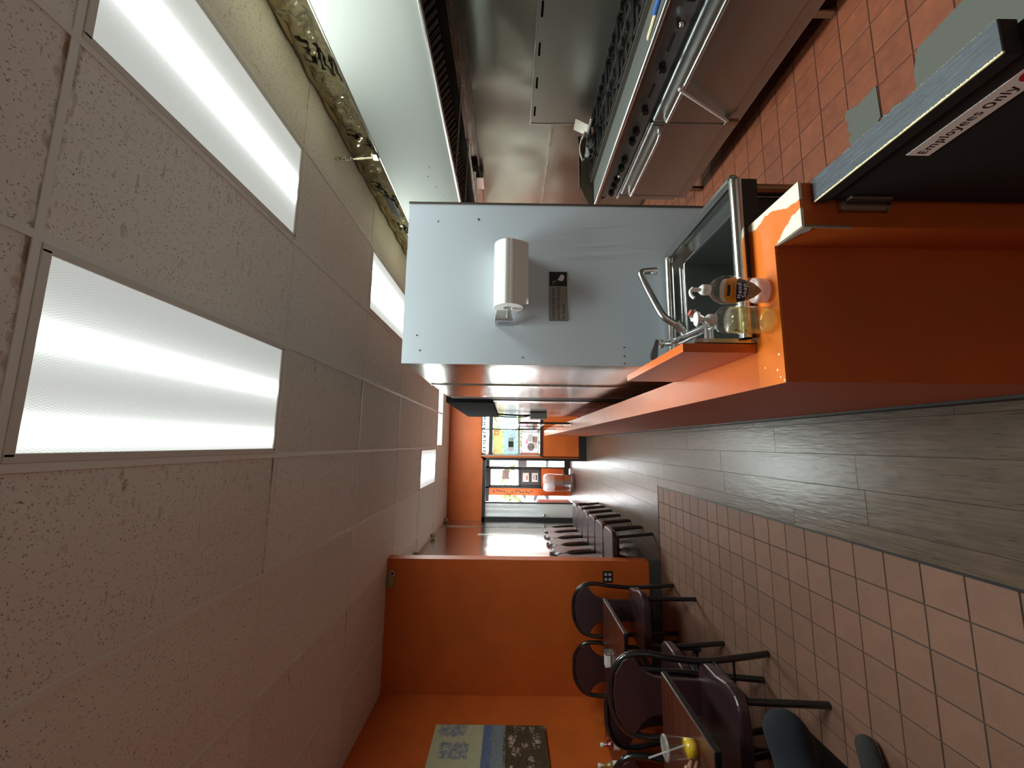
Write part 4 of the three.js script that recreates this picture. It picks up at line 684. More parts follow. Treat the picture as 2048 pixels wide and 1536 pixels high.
// ------------------------------------------------------------------ wall things
{
  const art = ctex(1024, 768, (g, w, h) => {
    let q = 31; const R = () => { q = (q * 1664525 + 1013904223) >>> 0; return q / 4294967296; };
    g.fillStyle = 'rgb(176,172,138)'; g.fillRect(0, 0, w, h * 0.47);
    const dab = (n, x0, x1, y0, y1, cs, a, lx, ly) => { for (let i = 0; i < n; i++) { g.fillStyle = `rgba(${cs[Math.floor(R() * cs.length)]},${a * (0.4 + 0.6 * R())})`; g.beginPath(); g.ellipse(x0 + (x1 - x0) * R(), y0 + (y1 - y0) * R(), lx * (0.4 + R()), ly * (0.4 + R()), (R() - 0.5) * 0.6, 0, 7); g.fill(); } };
    dab(700, 0, w, 0, h * 0.46, ['168,170,150', '186,180,140', '150,160,158'], 0.4, 22, 8);
    for (const [cx, cy, s] of [[0.96, 0.17, 1], [0.76, 0.2, 1], [0.5, 0.18, 1.2], [0.22, 0.22, 1], [0.05, 0.16, 0.8]]) dab(170, w * (cx - 0.07 * s), w * (cx + 0.07 * s), h * (cy - 0.12), h * (cy + 0.12), ['92,100,128', '110,116,138', '130,138,148'], 0.5, 14, 10);
    g.fillStyle = 'rgb(94,106,136)'; g.fillRect(0, h * 0.44, w, h * 0.08); dab(300, 0, w, h * 0.44, h * 0.54, ['70,84,122', '108,122,146'], 0.5, 26, 4);
    g.fillStyle = 'rgb(118,128,132)'; g.fillRect(0, h * 0.52, w, h * 0.14); dab(400, 0, w, h * 0.5, h * 0.68, ['108,124,120', '136,140,138', '96,108,120'], 0.5, 18, 5);
    g.fillStyle = 'rgb(70,58,34)'; g.fillRect(0, h * 0.64, w, h * 0.36); dab(1600, 0, w, h * 0.62, h, ['58,46,24', '92,78,40', '48,42,28', '84,60,42'], 0.6, 14, 6);
    for (let k = 0; k < 46; k++) { const cx = R() * w, cy = h * (0.68 + 0.32 * R()), s = 8 + 34 * R(); dab(26, cx - s, cx + s, cy - s * 0.8, cy + s * 0.8, ['206,178,160', '190,160,150', '168,140,128'], 0.75, 7, 5); }
  });
  const o = thing('canvas_painting', 'unframed canvas painting of pale sky, water and blossoms on the orange wall', 'painting', [WL + 0.02, 1.73, -3.38]);
  part(o, 'canvas_wrap', bx(WL + 0.001, WL + 0.034, 1.255, 2.215, -4.01, -2.75), std({ color: lin(0.25, 0.22, 0.17), roughness: 0.9 }));
  part(o, 'painted_face', new THREE.BoxGeometry(1.26, 0.96, 0.002).rotateY(Math.PI / 2).translate(WL + 0.035, 1.735, -3.38), std({ map: art, roughness: 0.75, bumpMap: fineNoise, bumpScale: 0.0006 }));
}
{
  const x = -1.361, y = 0.557, o = thing('wall_outlet', 'black double outlet with four grey sockets on the partition', 'outlet', [x, y, PZ]);
  part(o, 'plate', rb(x - 0.057, x + 0.057, y - 0.052, y + 0.052, PZ, PZ + 0.005, 0.003), M.black);
  for (const sx of [-1, 1]) for (const sy of [-1, 1]) part(o, 'socket', new THREE.CylinderGeometry(0.016, 0.016, 0.004, 20).rotateX(Math.PI / 2).translate(x + sx * 0.024, y + sy * 0.021, PZ + 0.006), std({ color: lin(0.42, 0.42, 0.42), roughness: 0.5 }));
}
{
  const o = thing('pipe_stub', 'open pipe end high on the partition at the ceiling', 'pipe', [-1.35, 2.80, PZ]);
  part(o, 'pipe_wall', new THREE.TorusGeometry(0.022, 0.004, 10, 28).translate(-1.35, 2.80, PZ + 0.012), M.white);
  part(o, 'pipe_bore', new THREE.CylinderGeometry(0.021, 0.021, 0.012, 24).rotateX(Math.PI / 2).translate(-1.35, 2.80, PZ + 0.006), M.dark);
  part(o, 'putty', displace(new THREE.SphereGeometry(0.055, 20, 14).scale(1.4, 0.8, 0.4).translate(-1.43, 2.815, PZ + 0.01), (x, y, z) => [x + 0.02 * (fbm(x * 40, y * 40, 701, 3) - 0.5), y + 0.03 * (fbm(x * 50 + 9, y * 50, 703, 3) - 0.5), z]), M.tan, 'tan putty lump');
}
for (const [x, z, s, w] of [[-1.50, -5.75, 0.045, 'nearest the partition'], [-1.50, -6.95, 0.035, 'midway along the steel wall'], [-1.50, -8.3, 0.05, 'in the back corner']]) single('sealant_lump', 'rough tan sealant lump at the ceiling edge ' + w, 'sealant', displace(new THREE.SphereGeometry(s, 18, 12).translate(x, CE - 0.03, z), (a, b, c) => { const n = 0.7 * s * (fbm(a * 30 + b * 20, c * 30, 711, 3) - 0.5); return [a + n, b - n, c + n]; }), M.tan);

// ------------------------------------------------------------------ back door, window, vestibule
{
  const d = thing('door_1', 'black framed doorway in the back wall with a silvery side leaf', null, [-0.92, 0, ZB], null, 'structure');
  part(d, 'door_frame', [bx(-0.345, -0.29, 0, 2.15, ZB - 0.12, ZB + 0.02), bx(-1.56, -1.48, 0, 2.15, ZB - 0.12, ZB + 0.02), bx(-1.56, -0.29, 2.085, 2.15, ZB - 0.12, ZB + 0.02), bx(-1.215, -1.19, 0, 2.085, ZB - 0.09, ZB - 0.03)], M.black);
  const leaf = part(d, 'door_leaf', bx(-1.48, -1.215, 0.02, 2.085, ZB - 0.07, ZB - 0.03), phy({ color: lin(0.72, 0.76, 0.77), transmission: 0.6, thickness: 0, roughness: 0.75 }), 'silvery frosted leaf');
  part(leaf, 'door_knob', [lathe([[0, 0], [0.012, 0], [0.012, 0.03], [0.028, 0.04], [0.03, 0.055], [0.018, 0.066], [0, 0.068]], 20).rotateX(Math.PI / 2).translate(-1.43, 0.88, ZB - 0.03)], M.chrome);
  const w = thing('window_1', 'shop window with dark mullions and stuck posters right of the door', null, [0.4, 0.93, ZB], null, 'structure');
  part(w, 'window_frame', [bx(-0.255, 1.1, 0.92, 0.965, ZB - 0.13, ZB + 0.02), bx(-0.255, 1.1, 1.955, 2.035, ZB - 0.12, ZB - 0.04), bx(0.285, 0.31, 0.965, 2.19, ZB - 0.12, ZB - 0.05), bx(-0.255, 1.1, 2.175, 2.19, ZB - 0.12, ZB)], M.black);
  part(w, 'window_frame', [bx(-0.255, 1.1, 1.375, 1.43, ZB - 0.11, ZB - 0.05), bx(-0.255, -0.235, 0.965, 2.175, ZB - 0.13, ZB + 0.0)], std({ color: lin(0.30, 0.29, 0.27), roughness: 0.5 }));
  part(w, 'pane', bx(-0.235, 0.285, 0.965, 2.175, ZB - 0.088, ZB - 0.082), M.glass);
  part(w, 'pane', bx(0.31, 1.1, 0.965, 2.175, ZB - 0.088, ZB - 0.082), M.glass);
}
const thin = (f) => phy({ map: f, roughness: 0.8, transmission: 0.5, thickness: 0 });
function mottled(cols, s, n = 260, extra) {
  return ctex(256, 256, (g, w, h) => { g.fillStyle = `rgb(${cols[0]})`; g.fillRect(0, 0, w, h); let q = s; const R = () => { q = (q * 1664525 + 1013904223) >>> 0; return q / 4294967296; };
    for (let i = 0; i < n; i++) { g.strokeStyle = g.fillStyle = `rgba(${cols[Math.floor(R() * cols.length)]},.75)`; g.lineWidth = 2 + 4 * R(); g.beginPath(); if (R() < 0.5) g.ellipse(R() * w, R() * h, 3 + 14 * R(), 2 + 8 * R(), R() * 3, 0, 7); else { const x = R() * w, y = R() * h; g.arc(x, y, 6 + 12 * R(), R() * 6, R() * 6 + 2); g.stroke(); continue; } g.fill(); } g.fillStyle = 'rgba(255,255,255,.38)'; g.fillRect(0, 0, w, h); if (extra) extra(g, w, h); });
}
function poster(label, x0, x1, y0, y1, tex, z = ZB - 0.07, group) { return single('window_poster', label, 'poster', new THREE.BoxGeometry(x1 - x0, y1 - y0, 0.003).translate((x0 + x1) / 2, (y0 + y1) / 2, z), thin(tex), group); }
poster('teal printed poster with a black square on the shop window', -0.225, 0.28, 1.44, 1.73, mottled(['150,190,196', '120,168,180', '190,214,214', '96,140,160'], 3, 300, (g, w, h) => { g.fillStyle = 'rgb(30,34,30)'; g.fillRect(w * 0.30, h * 0.36, w * 0.24, h * 0.38); g.fillStyle = 'rgb(190,170,172)'; g.fillRect(w * 0.15, h * 0.36, w * 0.14, h * 0.4); }));
poster('yellow green leafy strip poster under the dark mullion', -0.225, 0.28, 1.74, 1.945, mottled(['186,200,110', '140,160,60', '214,220,150', '96,120,50'], 5, 260, (g, w, h) => { g.fillStyle = 'rgb(226,110,60)'; g.fillRect(w * 0.78, h * 0.1, w * 0.2, h * 0.45); g.fillStyle = 'rgb(240,190,150)'; g.fillRect(w * 0.82, h * 0.2, w * 0.12, h * 0.25); }));
poster('pale pink strip poster at the window top', -0.225, 0.28, 2.04, 2.12, mottled(['232,206,208', '216,184,190', '240,222,220'], 7));
poster('pale board with grey roundel and brown square in the lower window', -0.20, 0.26, 0.985, 1.36, mottled(['226,232,234', '206,216,222', '236,236,228'], 9, 160, (g, w, h) => { g.fillStyle = 'rgb(120,108,108)'; g.beginPath(); g.arc(w * 0.30, h * 0.55, w * 0.19, 0, 7); g.fill(); g.strokeStyle = 'rgb(80,70,70)'; g.lineWidth = 4; g.beginPath(); g.moveTo(w * 0.30, h * 0.36); g.lineTo(w * 0.30, h * 0.74); g.stroke(); g.fillStyle = 'rgb(228,160,178)'; g.fillRect(w * 0.46, h * 0.26, w * 0.2, h * 0.14); g.fillStyle = 'rgb(138,110,102)'; g.fillRect(w * 0.50, h * 0.66, w * 0.28, h * 0.26); g.strokeStyle = 'rgb(150,144,138)'; g.lineWidth = 12; g.strokeRect(4, 4, w - 8, h - 8); }));
poster('cream poster with a large letter A in the window beside the refrigerator', 0.33, 0.75, 1.86, 1.95, mottled(['214,212,178', '196,196,160'], 11, 120, (g, w, h) => { g.fillStyle = 'rgb(120,120,84)'; g.font = 'bold 190px serif'; g.textAlign = 'center'; g.fillText('A', w / 2, h * 0.82); }));
poster('blue green poster in the window beside the refrigerator', 0.33, 0.75, 1.45, 1.84, mottled(['170,196,196', '140,176,186', '196,212,200'], 13));
poster('pale red poster low in the window beside the refrigerator', 0.33, 0.75, 1.0, 1.34, mottled(['230,190,190', '240,214,210', '214,160,164'], 15));
{
  const o = thing('leaf_garland', 'dark leaf garland hanging along the window top', 'garland', [0.0, 2.15, ZB - 0.02]);
  part(o, 'string', tube([[-0.235, 2.165, ZB - 0.03], [0, 2.155, ZB - 0.03], [0.3, 2.165, ZB - 0.03], [0.7, 2.155, ZB - 0.03]], 0.003, 30, 6), M.dark);
  const leaf = extr([[0, 0], [0.018, -0.02], [0.012, -0.055], [0, -0.075], [-0.012, -0.055], [-0.018, -0.02]], 0.002);
  for (let k = 0; k < 14; k++) { const m = part(o, 'leaf', leaf.clone().rotateZ(rr(-0.6, 0.6)).translate(-0.21 + k * 0.065, 2.165, ZB - 0.032), std({ color: lin(0.03, 0.05, 0.02), roughness: 0.7 })); }
}
// vestibule
const VZ = -11.0;
wl('wall_vestibule', 'orange low side wall of the entrance vestibule', bx(-1.50, -1.42, 0.06, 0.85, VZ, ZB - 0.14));
single('window_2', 'side glazing of the vestibule above the orange low wall', null, [bx(-1.475, -1.469, 0.86, 2.2, VZ, ZB - 0.14)], M.glass, null, 'structure');
single('trim', 'black side mullions of the vestibule glazing', null, [bx(-1.50, -1.44, 0.85, 0.89, VZ, ZB - 0.14), bx(-1.50, -1.44, 2.2, 2.26, VZ, ZB - 0.14), bx(-1.50, -1.44, 0.85, 2.2, -9.25, -9.20), bx(-1.50, -1.44, 0.85, 2.2, -9.95, -9.90)], M.black, null, 'structure');
wl('wall_vestibule_right', 'orange right side wall of the entrance vestibule', bx(-0.30, -0.20, 0, 2.3, VZ, ZB - 0.14));
wl('ceiling_vestibule', 'plain white lowered ceiling of the vestibule', bx(-1.65, -0.2, 2.26, 2.36, VZ - 0.1, ZB - 0.14), M.white);
{
  const d = thing('door_2', 'black framed glass entrance door at the end of the vestibule', null, [-0.85, 0, VZ], null, 'structure');
  part(d, 'door_frame', [bx(-0.36, -0.30, 0, 2.26, VZ - 0.06, VZ), bx(-0.635, -0.60, 0, 2.26, VZ - 0.06, VZ), bx(-1.155, -1.12, 0, 2.26, VZ - 0.06, VZ), bx(-1.5, -0.3, 2.12, 2.26, VZ - 0.06, VZ), bx(-0.6, -0.36, 0, 0.14, VZ - 0.06, VZ)], M.black);
  part(d, 'pane', bx(-0.60, -0.36, 0.14, 2.12, VZ - 0.034, VZ - 0.028), M.glass);
  const leaf = part(d, 'door_leaf', [bx(-1.12, -0.635, 1.30, 1.34, VZ - 0.05, VZ - 0.01), bx(-1.12, -1.08, 0.75, 2.12, VZ - 0.05, VZ - 0.01), bx(-0.675, -0.635, 0.75, 2.12, VZ - 0.05, VZ - 0.01), bx(-1.12, -0.635, 0.75, 0.80, VZ - 0.05, VZ - 0.01), bx(-1.12, -0.635, 2.08, 2.12, VZ - 0.05, VZ - 0.01)], M.black);
  part(leaf, 'middle_panel', bx(-1.08, -0.675, 0.80, 1.30, VZ - 0.035, VZ - 0.025), std({ color: lin(0.05, 0.045, 0.045), roughness: 0.5 }), 'dark tinted panel');
  part(leaf, 'kick_panel', bx(-1.12, -0.635, 0.16, 0.75, VZ - 0.05, VZ - 0.01), M.orange, 'orange lower panel');
  part(leaf, 'base_rail', bx(-1.12, -0.635, 0.02, 0.16, VZ - 0.05, VZ - 0.01), M.black);
  part(leaf, 'pane', bx(-1.08, -0.675, 1.34, 2.08, VZ - 0.034, VZ - 0.028), M.glass);
}
const zp = VZ - 0.018;
poster('cream and pink notice on the entrance door glass', -1.07, -0.69, 1.79, 2.07, mottled(['226,214,190', '206,180,160', '236,226,210', '190,150,130'], 21, 160, (g, w, h) => { g.fillStyle = 'rgb(240,236,224)'; g.beginPath(); g.ellipse(w * 0.62, h * 0.5, w * 0.24, h * 0.32, 0, 0, 7); g.fill(); g.strokeStyle = 'rgb(180,150,130)'; g.lineWidth = 5; g.stroke(); }), zp);
poster('dark brown patterned notice on the entrance door glass', -0.93, -0.69, 1.60, 1.78, mottled(['70,44,36', '110,70,54', '190,150,130', '50,34,30'], 23), zp);
poster('pale blue patterned notice on the entrance door glass', -0.93, -0.69, 1.36, 1.59, mottled(['196,212,222', '170,194,210', '220,228,230'], 25), zp);
poster('small grey and white notices low on the entrance door glass', -1.07, -0.95, 1.36, 1.75, mottled(['214,214,206', '160,150,146', '230,230,224', '176,190,196'], 27), zp);
poster('white card with orange block on the dark door panel', -0.99, -0.76, 1.08, 1.24, mottled(['240,240,236', '232,232,228'], 29, 60, (g, w, h) => { g.fillStyle = 'rgb(214,120,80)'; g.fillRect(w * 0.2, h * 0.6, w * 0.5, h * 0.2); }), zp - 0.002);
poster('white card with black drawing on the dark door panel', -0.99, -0.76, 0.84, 1.0, mottled(['240,240,236', '232,232,228'], 31, 30, (g, w, h) => { g.strokeStyle = g.fillStyle = 'rgb(50,54,60)'; g.lineWidth = 8; g.beginPath(); g.arc(w * 0.5, h * 0.55, w * 0.28, 3.1, 6.3); g.stroke(); for (const [x, y] of [[0.38, 0.36], [0.52, 0.3], [0.62, 0.44]]) { g.beginPath(); g.ellipse(w * x, h * y, 12, 18, 0.4, 0, 7); g.fill(); } g.fillRect(w * 0.2, h * 0.66, w * 0.6, h * 0.2); }), zp - 0.002);
single('wall_vestibule_front', 'orange strip of wall beside the entrance door', null, bx(-1.34, -1.155, 0, 2.2, VZ - 0.06, VZ - 0.005), M.orange, null, 'structure');
single('leaf_decal', 'dark brush mark decoration running up the orange strip', 'decal', (() => { const l = extr([[0, 0], [0.02, 0.016], [0.03, 0.05], [0.008, 0.07], [-0.02, 0.045], [-0.014, 0.015]], 0.002), a = []; for (let k = 0; k < 15; k++) a.push(l.clone().rotateZ(rr(-1.2, 1.2)).translate(-1.25 + rr(-0.03, 0.03), 0.98 + k * 0.07, VZ - 0.004)); return a; })(), std({ color: lin(0.12, 0.05, 0.01), roughness: 0.7 }));
// trash can
{
  const c = [-0.93, 0, -10.25], o = thing('trash_can', 'round stainless trash can with clear liner in a wire stand', 'trash can', c), T = (g) => g.translate(...c);
  part(o, 'can_body', T(lathe([[0, 0.10], [0.19, 0.10], [0.195, 0.11], [0.205, 0.60], [0.21, 0.605], [0.202, 0.61], [0.195, 0.60], [0.185, 0.12], [0, 0.12]], 40)), phy({ color: lin(0.5, 0.5, 0.5), metalness: 1, roughness: 0.32 }));
  part(o, 'liner', T(displace(lathe([[0.208, 0.50], [0.213, 0.56], [0.215, 0.63], [0.208, 0.69], [0.18, 0.735], [0.12, 0.75], [0.05, 0.73]], 48), (x, y, z) => { const a = Math.atan2(z, x), n = 1 + 0.05 * (fbm(a * 4 + 20, y * 12, 801, 3) - 0.5); return [x * n, y + 0.05 * (fbm(a * 3 + 9, 2, 803, 2) - 0.5) * (y > 0.6 ? 1 : 0), z * n]; })), phy({ color: lin(0.82, 0.82, 0.82), roughness: 0.25, transmission: 0.5, thickness: 0, side: THREE.DoubleSide }), 'clear plastic liner folded over the rim');
  const st = part(o, 'wire_stand', [T(new THREE.TorusGeometry(0.225, 0.006, 8, 40).rotateX(Math.PI / 2).translate(0, 0.28, 0)), T(new THREE.TorusGeometry(0.235, 0.006, 8, 40).rotateX(Math.PI / 2).translate(0, 0.008, 0)), T(rb(-0.2, 0.2, 0.085, 0.098, -0.012, 0.012, 0.003)), T(rb(-0.012, 0.012, 0.085, 0.098, -0.2, 0.2, 0.003))], M.black);
  for (let k = 0; k < 4; k++) { const a = k * Math.PI / 2 + 0.5; part(st, 'stand_leg', T(rod([0.235 * Math.cos(a), 0.008, 0.235 * Math.sin(a)], [0.222 * Math.cos(a), 0.30, 0.222 * Math.sin(a)], 0.006, 8)), M.black); part(st, 'stand_spoke', T(rod([0.19 * Math.cos(a), 0.092, 0.19 * Math.sin(a)], [0.23 * Math.cos(a), 0.092, 0.23 * Math.sin(a)], 0.006, 8)), M.black); }
}
// ------------------------------------------------------------------ outside
single('ground', 'pale concrete pavement outside the shop', null, bx(-30, 30, -0.25, -0.13, -60, ZB - 0.14), std({ color: lin(0.42, 0.42, 0.41), roughness: 0.9 }), null, 'structure');
single('brick_building', 'whitewashed neighbouring building seen through the vestibule side glass', 'building', bx(-3.4, -3.1, -0.13, 4, -16, -9.0), std({ map: dtex(256, 256, (u, v) => { const r = Math.floor(v * 16), x = (u * 8 + (r % 2) * 0.5) % 1, y = (v * 16) % 1; const m = x < 0.06 || y < 0.1; const n = 0.94 + 0.1 * hash(Math.floor(u * 8 + (r % 2) * 0.5), r, 900); return m ? [176, 176, 174] : [214 * n, 214 * n, 210 * n]; }, true, 0.6), roughness: 0.9 }));
{
  const o = thing('parked_car', 'white parked car outside the entrance glass', 'car', [-1.0, -0.13, -19]);
  const body = extr([[-2.1, 0.25], [2.1, 0.25], [2.15, 0.6], [1.9, 0.85], [1.1, 0.95], [0.5, 1.4], [-1.0, 1.42], [-1.6, 0.98], [-2.1, 0.9]], 1.6, 0.06, false).translate(-1.0, -0.13, -19.8);
  part(o, 'car_body', body, phy({ color: lin(0.75, 0.75, 0.76), roughness: 0.3, clearcoat: 0.7 }));
  part(o, 'side_glass', extr([[1.0, 0.96], [0.46, 1.34], [-0.95, 1.36], [-1.4, 1.0]], 0.02).translate(-1.0, -0.13, -18.13), M.blackGloss);
  for (const x of [-1.35, 1.3]) { const w = part(o, 'wheel', new THREE.CylinderGeometry(0.33, 0.33, 0.2, 28).rotateX(Math.PI / 2).translate(-1 + x, 0.2, -18.2), M.black); part(w, 'hub', new THREE.CylinderGeometry(0.2, 0.2, 0.21, 20).rotateX(Math.PI / 2).translate(-1 + x, 0.2, -18.19), M.bar); }
}
function bush(x, z, r, h, label) {
  const o = thing('street_shrub', label, 'shrub', [x, -0.13, z], 'shrubs across the street');
  const leafM = std({ color: lin(0.14, 0.22, 0.04), roughness: 0.8, side: THREE.DoubleSide }), tri = [];
  const lg = new THREE.CircleGeometry(0.11, 5);
  for (let k = 0; k < 420; k++) { const a = rr(0, 6.28), b = Math.acos(rr(-0.6, 1)), q = Math.cbrt(rr(0.3, 1)); tri.push(lg.clone().rotateX(rr(0, 6)).rotateY(rr(0, 6)).translate(x + r * q * Math.sin(b) * Math.cos(a), -0.13 + h * 0.55 + h * 0.45 * q * Math.cos(b), z + r * q * Math.sin(b) * Math.sin(a))); }
  part(o, 'foliage', tri, leafM).userData.kind = 'stuff'; part(o, 'trunk', rod([x, -0.13, z], [x, h * 0.5, z], 0.07, 8, 0.04), std({ color: lin(0.10, 0.07, 0.05), roughness: 0.9 }));
}
bush(0.6, -24, 1.5, 2.9, 'rounded street shrub seen through the shop window'); bush(-2.4, -25, 1.3, 2.4, 'lower street shrub behind the parked car'); bush(4.6, -25, 1.7, 3.4, 'taller street shrub farther along the kerb');

// ------------------------------------------------------------------ person
{
  const SKIN = [0.42, 0.22, 0.14], JEAN = [0.005, 0.007, 0.011], COAT = [0.017, 0.020, 0.019], SHOE = [0.030, 0.030, 0.028], HAIR = [0.012, 0.009, 0.007], SOLE = [0.2, 0.2, 0.19];
  // bones: [ax,ay,az, bx,by,bz, ra, rb, colour]
  const seg = (a, b, ra, rb_, c) => ({ a, b, ra, rb: rb_, c });
  const pel = [-1.66, 0.56, -1.42], chest = [-1.66, 0.98, -1.47], neck = [-1.65, 1.17, -1.50], head = [-1.64, 1.305, -1.545];
  const hipR = [-1.57, 0.53, -1.44], hipL = [-1.74, 0.53, -1.50], kneeR = [-1.075, 0.535, -1.72], kneeL = [-1.66, 0.54, -1.92], ankR = [-1.43, 0.115, -1.86], ankL = [-1.66, 0.11, -1.86];
  const shR = [-1.47, 1.06, -1.45], shL = [-1.85, 1.06, -1.47], elR = [-1.38, 0.82, -1.58], elL = [-1.90, 0.80, -1.60], wrR = [-1.425, 0.80, -1.87], wrL = [-1.80, 0.79, -1.90];
  const bones = [
    seg(pel, chest, 0.145, 0.15, COAT), seg([-1.60, 0.56, -1.42], [-1.72, 0.56, -1.45], 0.13, 0.13, JEAN), seg([-1.58, 0.96, -1.46], [-1.74, 0.96, -1.48], 0.125, 0.125, COAT), seg(shR, shL, 0.07, 0.07, COAT), seg(chest, neck, 0.09, 0.055, COAT), seg(neck, [head[0], head[1] - 0.05, head[2]], 0.060, 0.060, SKIN),
    seg(hipR, kneeR, 0.092, 0.070, JEAN), seg(kneeR, ankR, 0.066, 0.046, JEAN), seg(hipL, kneeL, 0.092, 0.070, JEAN), seg(kneeL, ankL, 0.066, 0.046, JEAN),
    seg([ankR[0], 0.07, ankR[2]], [-1.27, 0.045, -1.955], 0.048, 0.042, SHOE), seg([-1.45, 0.04, -1.845], ankR, 0.04, 0.05, SHOE), seg([ankL[0], 0.07, ankL[2]], [-1.64, 0.045, -2.07], 0.048, 0.042, SHOE), seg([-1.66, 0.04, -1.83], ankL, 0.04, 0.05, SHOE),
    seg(shR, elR, 0.062, 0.050, COAT), seg(elR, wrR, 0.050, 0.036, COAT), seg(shL, elL, 0.062, 0.050, COAT), seg(elL, wrL, 0.050, 0.036, COAT),
  ];
  const dist = (p, s) => { const bx_ = s.b[0] - s.a[0], by = s.b[1] - s.a[1], bz = s.b[2] - s.a[2], px = p[0] - s.a[0], py = p[1] - s.a[1], pz = p[2] - s.a[2]; const t = Math.max(0, Math.min(1, (px * bx_ + py * by + pz * bz) / (bx_ * bx_ + by * by + bz * bz + 1e-9))); return Math.hypot(px - t * bx_, py - t * by, pz - t * bz) - (s.ra + (s.rb - s.ra) * t); };
  const smin = (a, b, k) => { const h = Math.max(k - Math.abs(a - b), 0) / k; return Math.min(a, b) - h * h * k * 0.25; };
  function mesh(list, c, half, res, k, extra) {
    const mc = new MarchingCubes(res, M.dark, false, false, 160000); mc.isolation = 0;
    const cell = 2 * half / res; let i = 0;
    for (let z = 0; z < res; z++) for (let y = 0; y < res; y++) for (let x = 0; x < res; x++, i++) {
      const p = [c[0] + (x - res / 2) * cell, c[1] + (y - res / 2) * cell, c[2] + (z - res / 2) * cell]; let d = 1;
      for (const s of list) { const e = dist(p, s); d = d > 0.9 ? e : smin(d, e, k); } if (extra) d = extra(p, d); mc.field[i] = -d;
    }
    mc.update(); const n = mc.count, pos = mc.positionArray.slice(0, n * 3), nor = mc.normalArray.slice(0, n * 3), col = new Float32Array(n * 3);
    for (let q = 0; q < n; q++) {
      const p = [c[0] + half * pos[3 * q], c[1] + half * pos[3 * q + 1], c[2] + half * pos[3 * q + 2]]; pos.set(p, 3 * q);
      let best = 9, cc = SKIN; for (const s of list) { const e = dist(p, s); if (e < best) { best = e; cc = s.c; } } if (typeof list.colour === 'function') cc = list.colour(p) ?? cc;
      if (cc === SHOE && p[1] < 0.022) cc = SOLE; col.set(cc, 3 * q);
    }
    const g = new THREE.BufferGeometry(); g.setAttribute('position', new THREE.BufferAttribute(new Float32Array(pos), 3)); g.setAttribute('normal', new THREE.BufferAttribute(new Float32Array(nor), 3)); g.setAttribute('color', new THREE.BufferAttribute(col, 3)); return g;
  }
  const floorCut = (p, d) => Math.max(d, 0.004 - p[1]);
  const gb = mesh(bones, [-1.52, 0.66, -1.62], 0.70, 116, 0.035, floorCut);
  // head
  const hd = head, hb = [seg([hd[0], hd[1] + 0.03, hd[2] + 0.012], [hd[0], hd[1] + 0.03, hd[2] - 0.02], 0.090, 0.084, SKIN), seg([hd[0], hd[1] - 0.02, hd[2] - 0.02], [hd[0], hd[1] - 0.075, hd[2] - 0.05], 0.068, 0.038, SKIN),
    seg([hd[0], hd[1] + 0.015, hd[2] - 0.098], [hd[0], hd[1] - 0.018, hd[2] - 0.118], 0.010, 0.015, SKIN), seg([hd[0] - 0.02, hd[1] - 0.048, hd[2] - 0.088], [hd[0] + 0.02, hd[1] - 0.048, hd[2] - 0.088], 0.010, 0.010, [0.30, 0.11, 0.09]),
    seg([hd[0] + 0.088, hd[1] + 0.01, hd[2]], [hd[0] + 0.092, hd[1] - 0.025, hd[2]], 0.017, 0.012, SKIN), seg([hd[0] - 0.088, hd[1] + 0.01, hd[2]], [hd[0] - 0.092, hd[1] - 0.025, hd[2]], 0.017, 0.012, SKIN),
    seg([hd[0], hd[1] - 0.05, hd[2]], [neck[0], neck[1] + 0.01, neck[2]], 0.053, 0.054, SKIN)];
  hb.colour = (p) => { for (const s of [-1, 1]) if (Math.hypot(p[0] - hd[0] - s * 0.032, p[1] - hd[1] - 0.022, (p[2] - hd[2] + 0.088) * 0.5) < 0.011) return [0.02, 0.015, 0.012]; };
  const gh = mesh(hb, [hd[0], hd[1] - 0.02, hd[2] - 0.01], 0.19, 84, 0.02);
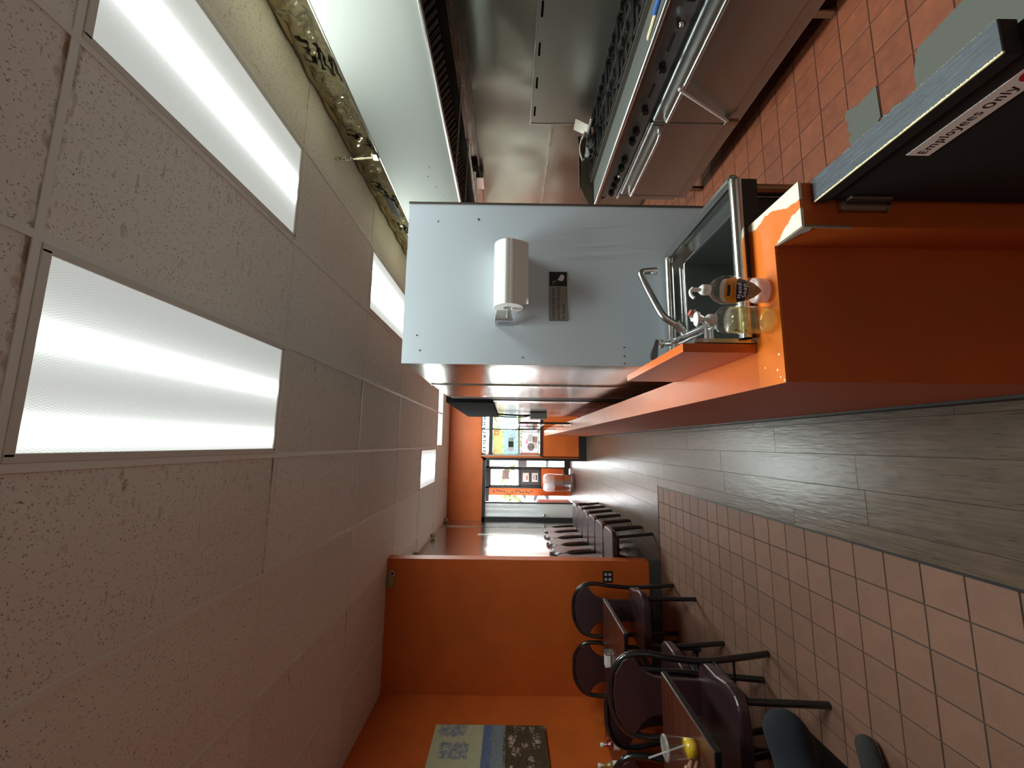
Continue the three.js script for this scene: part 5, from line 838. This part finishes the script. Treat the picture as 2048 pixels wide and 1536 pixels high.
  // hands: right hand closes on the cup, left hand rests on the table
  function hand(w, dir, up, curl) {
    const f = V(...dir).normalize(), u = V(...up).normalize(), s = f.clone().cross(u).normalize(), W = V(...w), at = (a, b, c) => { const q = W.clone().addScaledVector(f, a).addScaledVector(s, b).addScaledVector(u, c); return [q.x, q.y, q.z]; }, L = [];
    L.push(seg(w, at(0.02, 0, 0), 0.027, 0.026, SKIN)); for (const b of [-0.026, -0.009, 0.009, 0.026]) L.push(seg(at(0.015, b * 0.7, 0), at(0.085, b * 1.15, 0), 0.0165, 0.0135, SKIN));
    [[-0.030, 0.066], [-0.010, 0.078], [0.010, 0.084], [0.030, 0.074]].forEach(([b, len]) => { let a = 0.085, c = 0, ang = curl * 0.4, prev = at(a, b * 1.15, c); for (let k = 0; k < 3; k++) { const l = len * [0.45, 0.31, 0.24][k]; a += l * Math.cos(ang); c -= l * Math.sin(ang); const nx = at(a, b * 1.2, c); L.push(seg(prev, nx, 0.0095 - 0.0007 * k, 0.0088 - 0.0007 * k, SKIN)); prev = nx; ang += curl; } });
    const t0 = at(0.03, 0.03, -0.005), t1 = at(0.06, 0.058, -0.018), t2 = at(0.088, 0.062, -0.034); L.push(seg(t0, t1, 0.0145, 0.011, SKIN), seg(t1, t2, 0.011, 0.009, SKIN)); return L;
  }
  const hr = hand(wrR, [0.02, -0.22, -0.97], [-0.9, 0.42, 0.02], 0.62), hl = hand(wrL, [0.25, -0.05, -0.97], [0, 1, 0], 0.25);
  const gr = mesh(hr, [wrR[0] + 0.01, wrR[1] - 0.02, wrR[2] - 0.08], 0.14, 84, 0.007), gl = mesh(hl, [wrL[0] + 0.02, wrL[1] - 0.01, wrL[2] - 0.08], 0.14, 84, 0.007);
  const o = thing('person', 'seated person in dark jeans and dark jacket reaching for the drink cup', 'person', [-1.6, 0, -1.55]);
  part0(o, 'body', mergeGeometries([gb, gh, gr, gl]), std({ vertexColors: true, roughness: 0.95 }));
  const hair = new THREE.SphereGeometry(0.1, 30, 22, 0, Math.PI * 2, 0, Math.PI * 0.58).scale(0.98, 0.98, 1.06).rotateX(0.42).translate(hd[0], hd[1] + 0.038, hd[2] + 0.006);
  part(o, 'hair', hair, std({ color: lin(...HAIR), roughness: 0.6, side: THREE.DoubleSide }), 'short dark hair');
  function part0(parent, name, g, m) { const off = OFF.get(parent); g.translate(-off[0], -off[1], -off[2]); const q = new THREE.Mesh(g, m); q.name = name; q.castShadow = q.receiveShadow = true; parent.add(q); }
}

renderer.render(scene, camera);
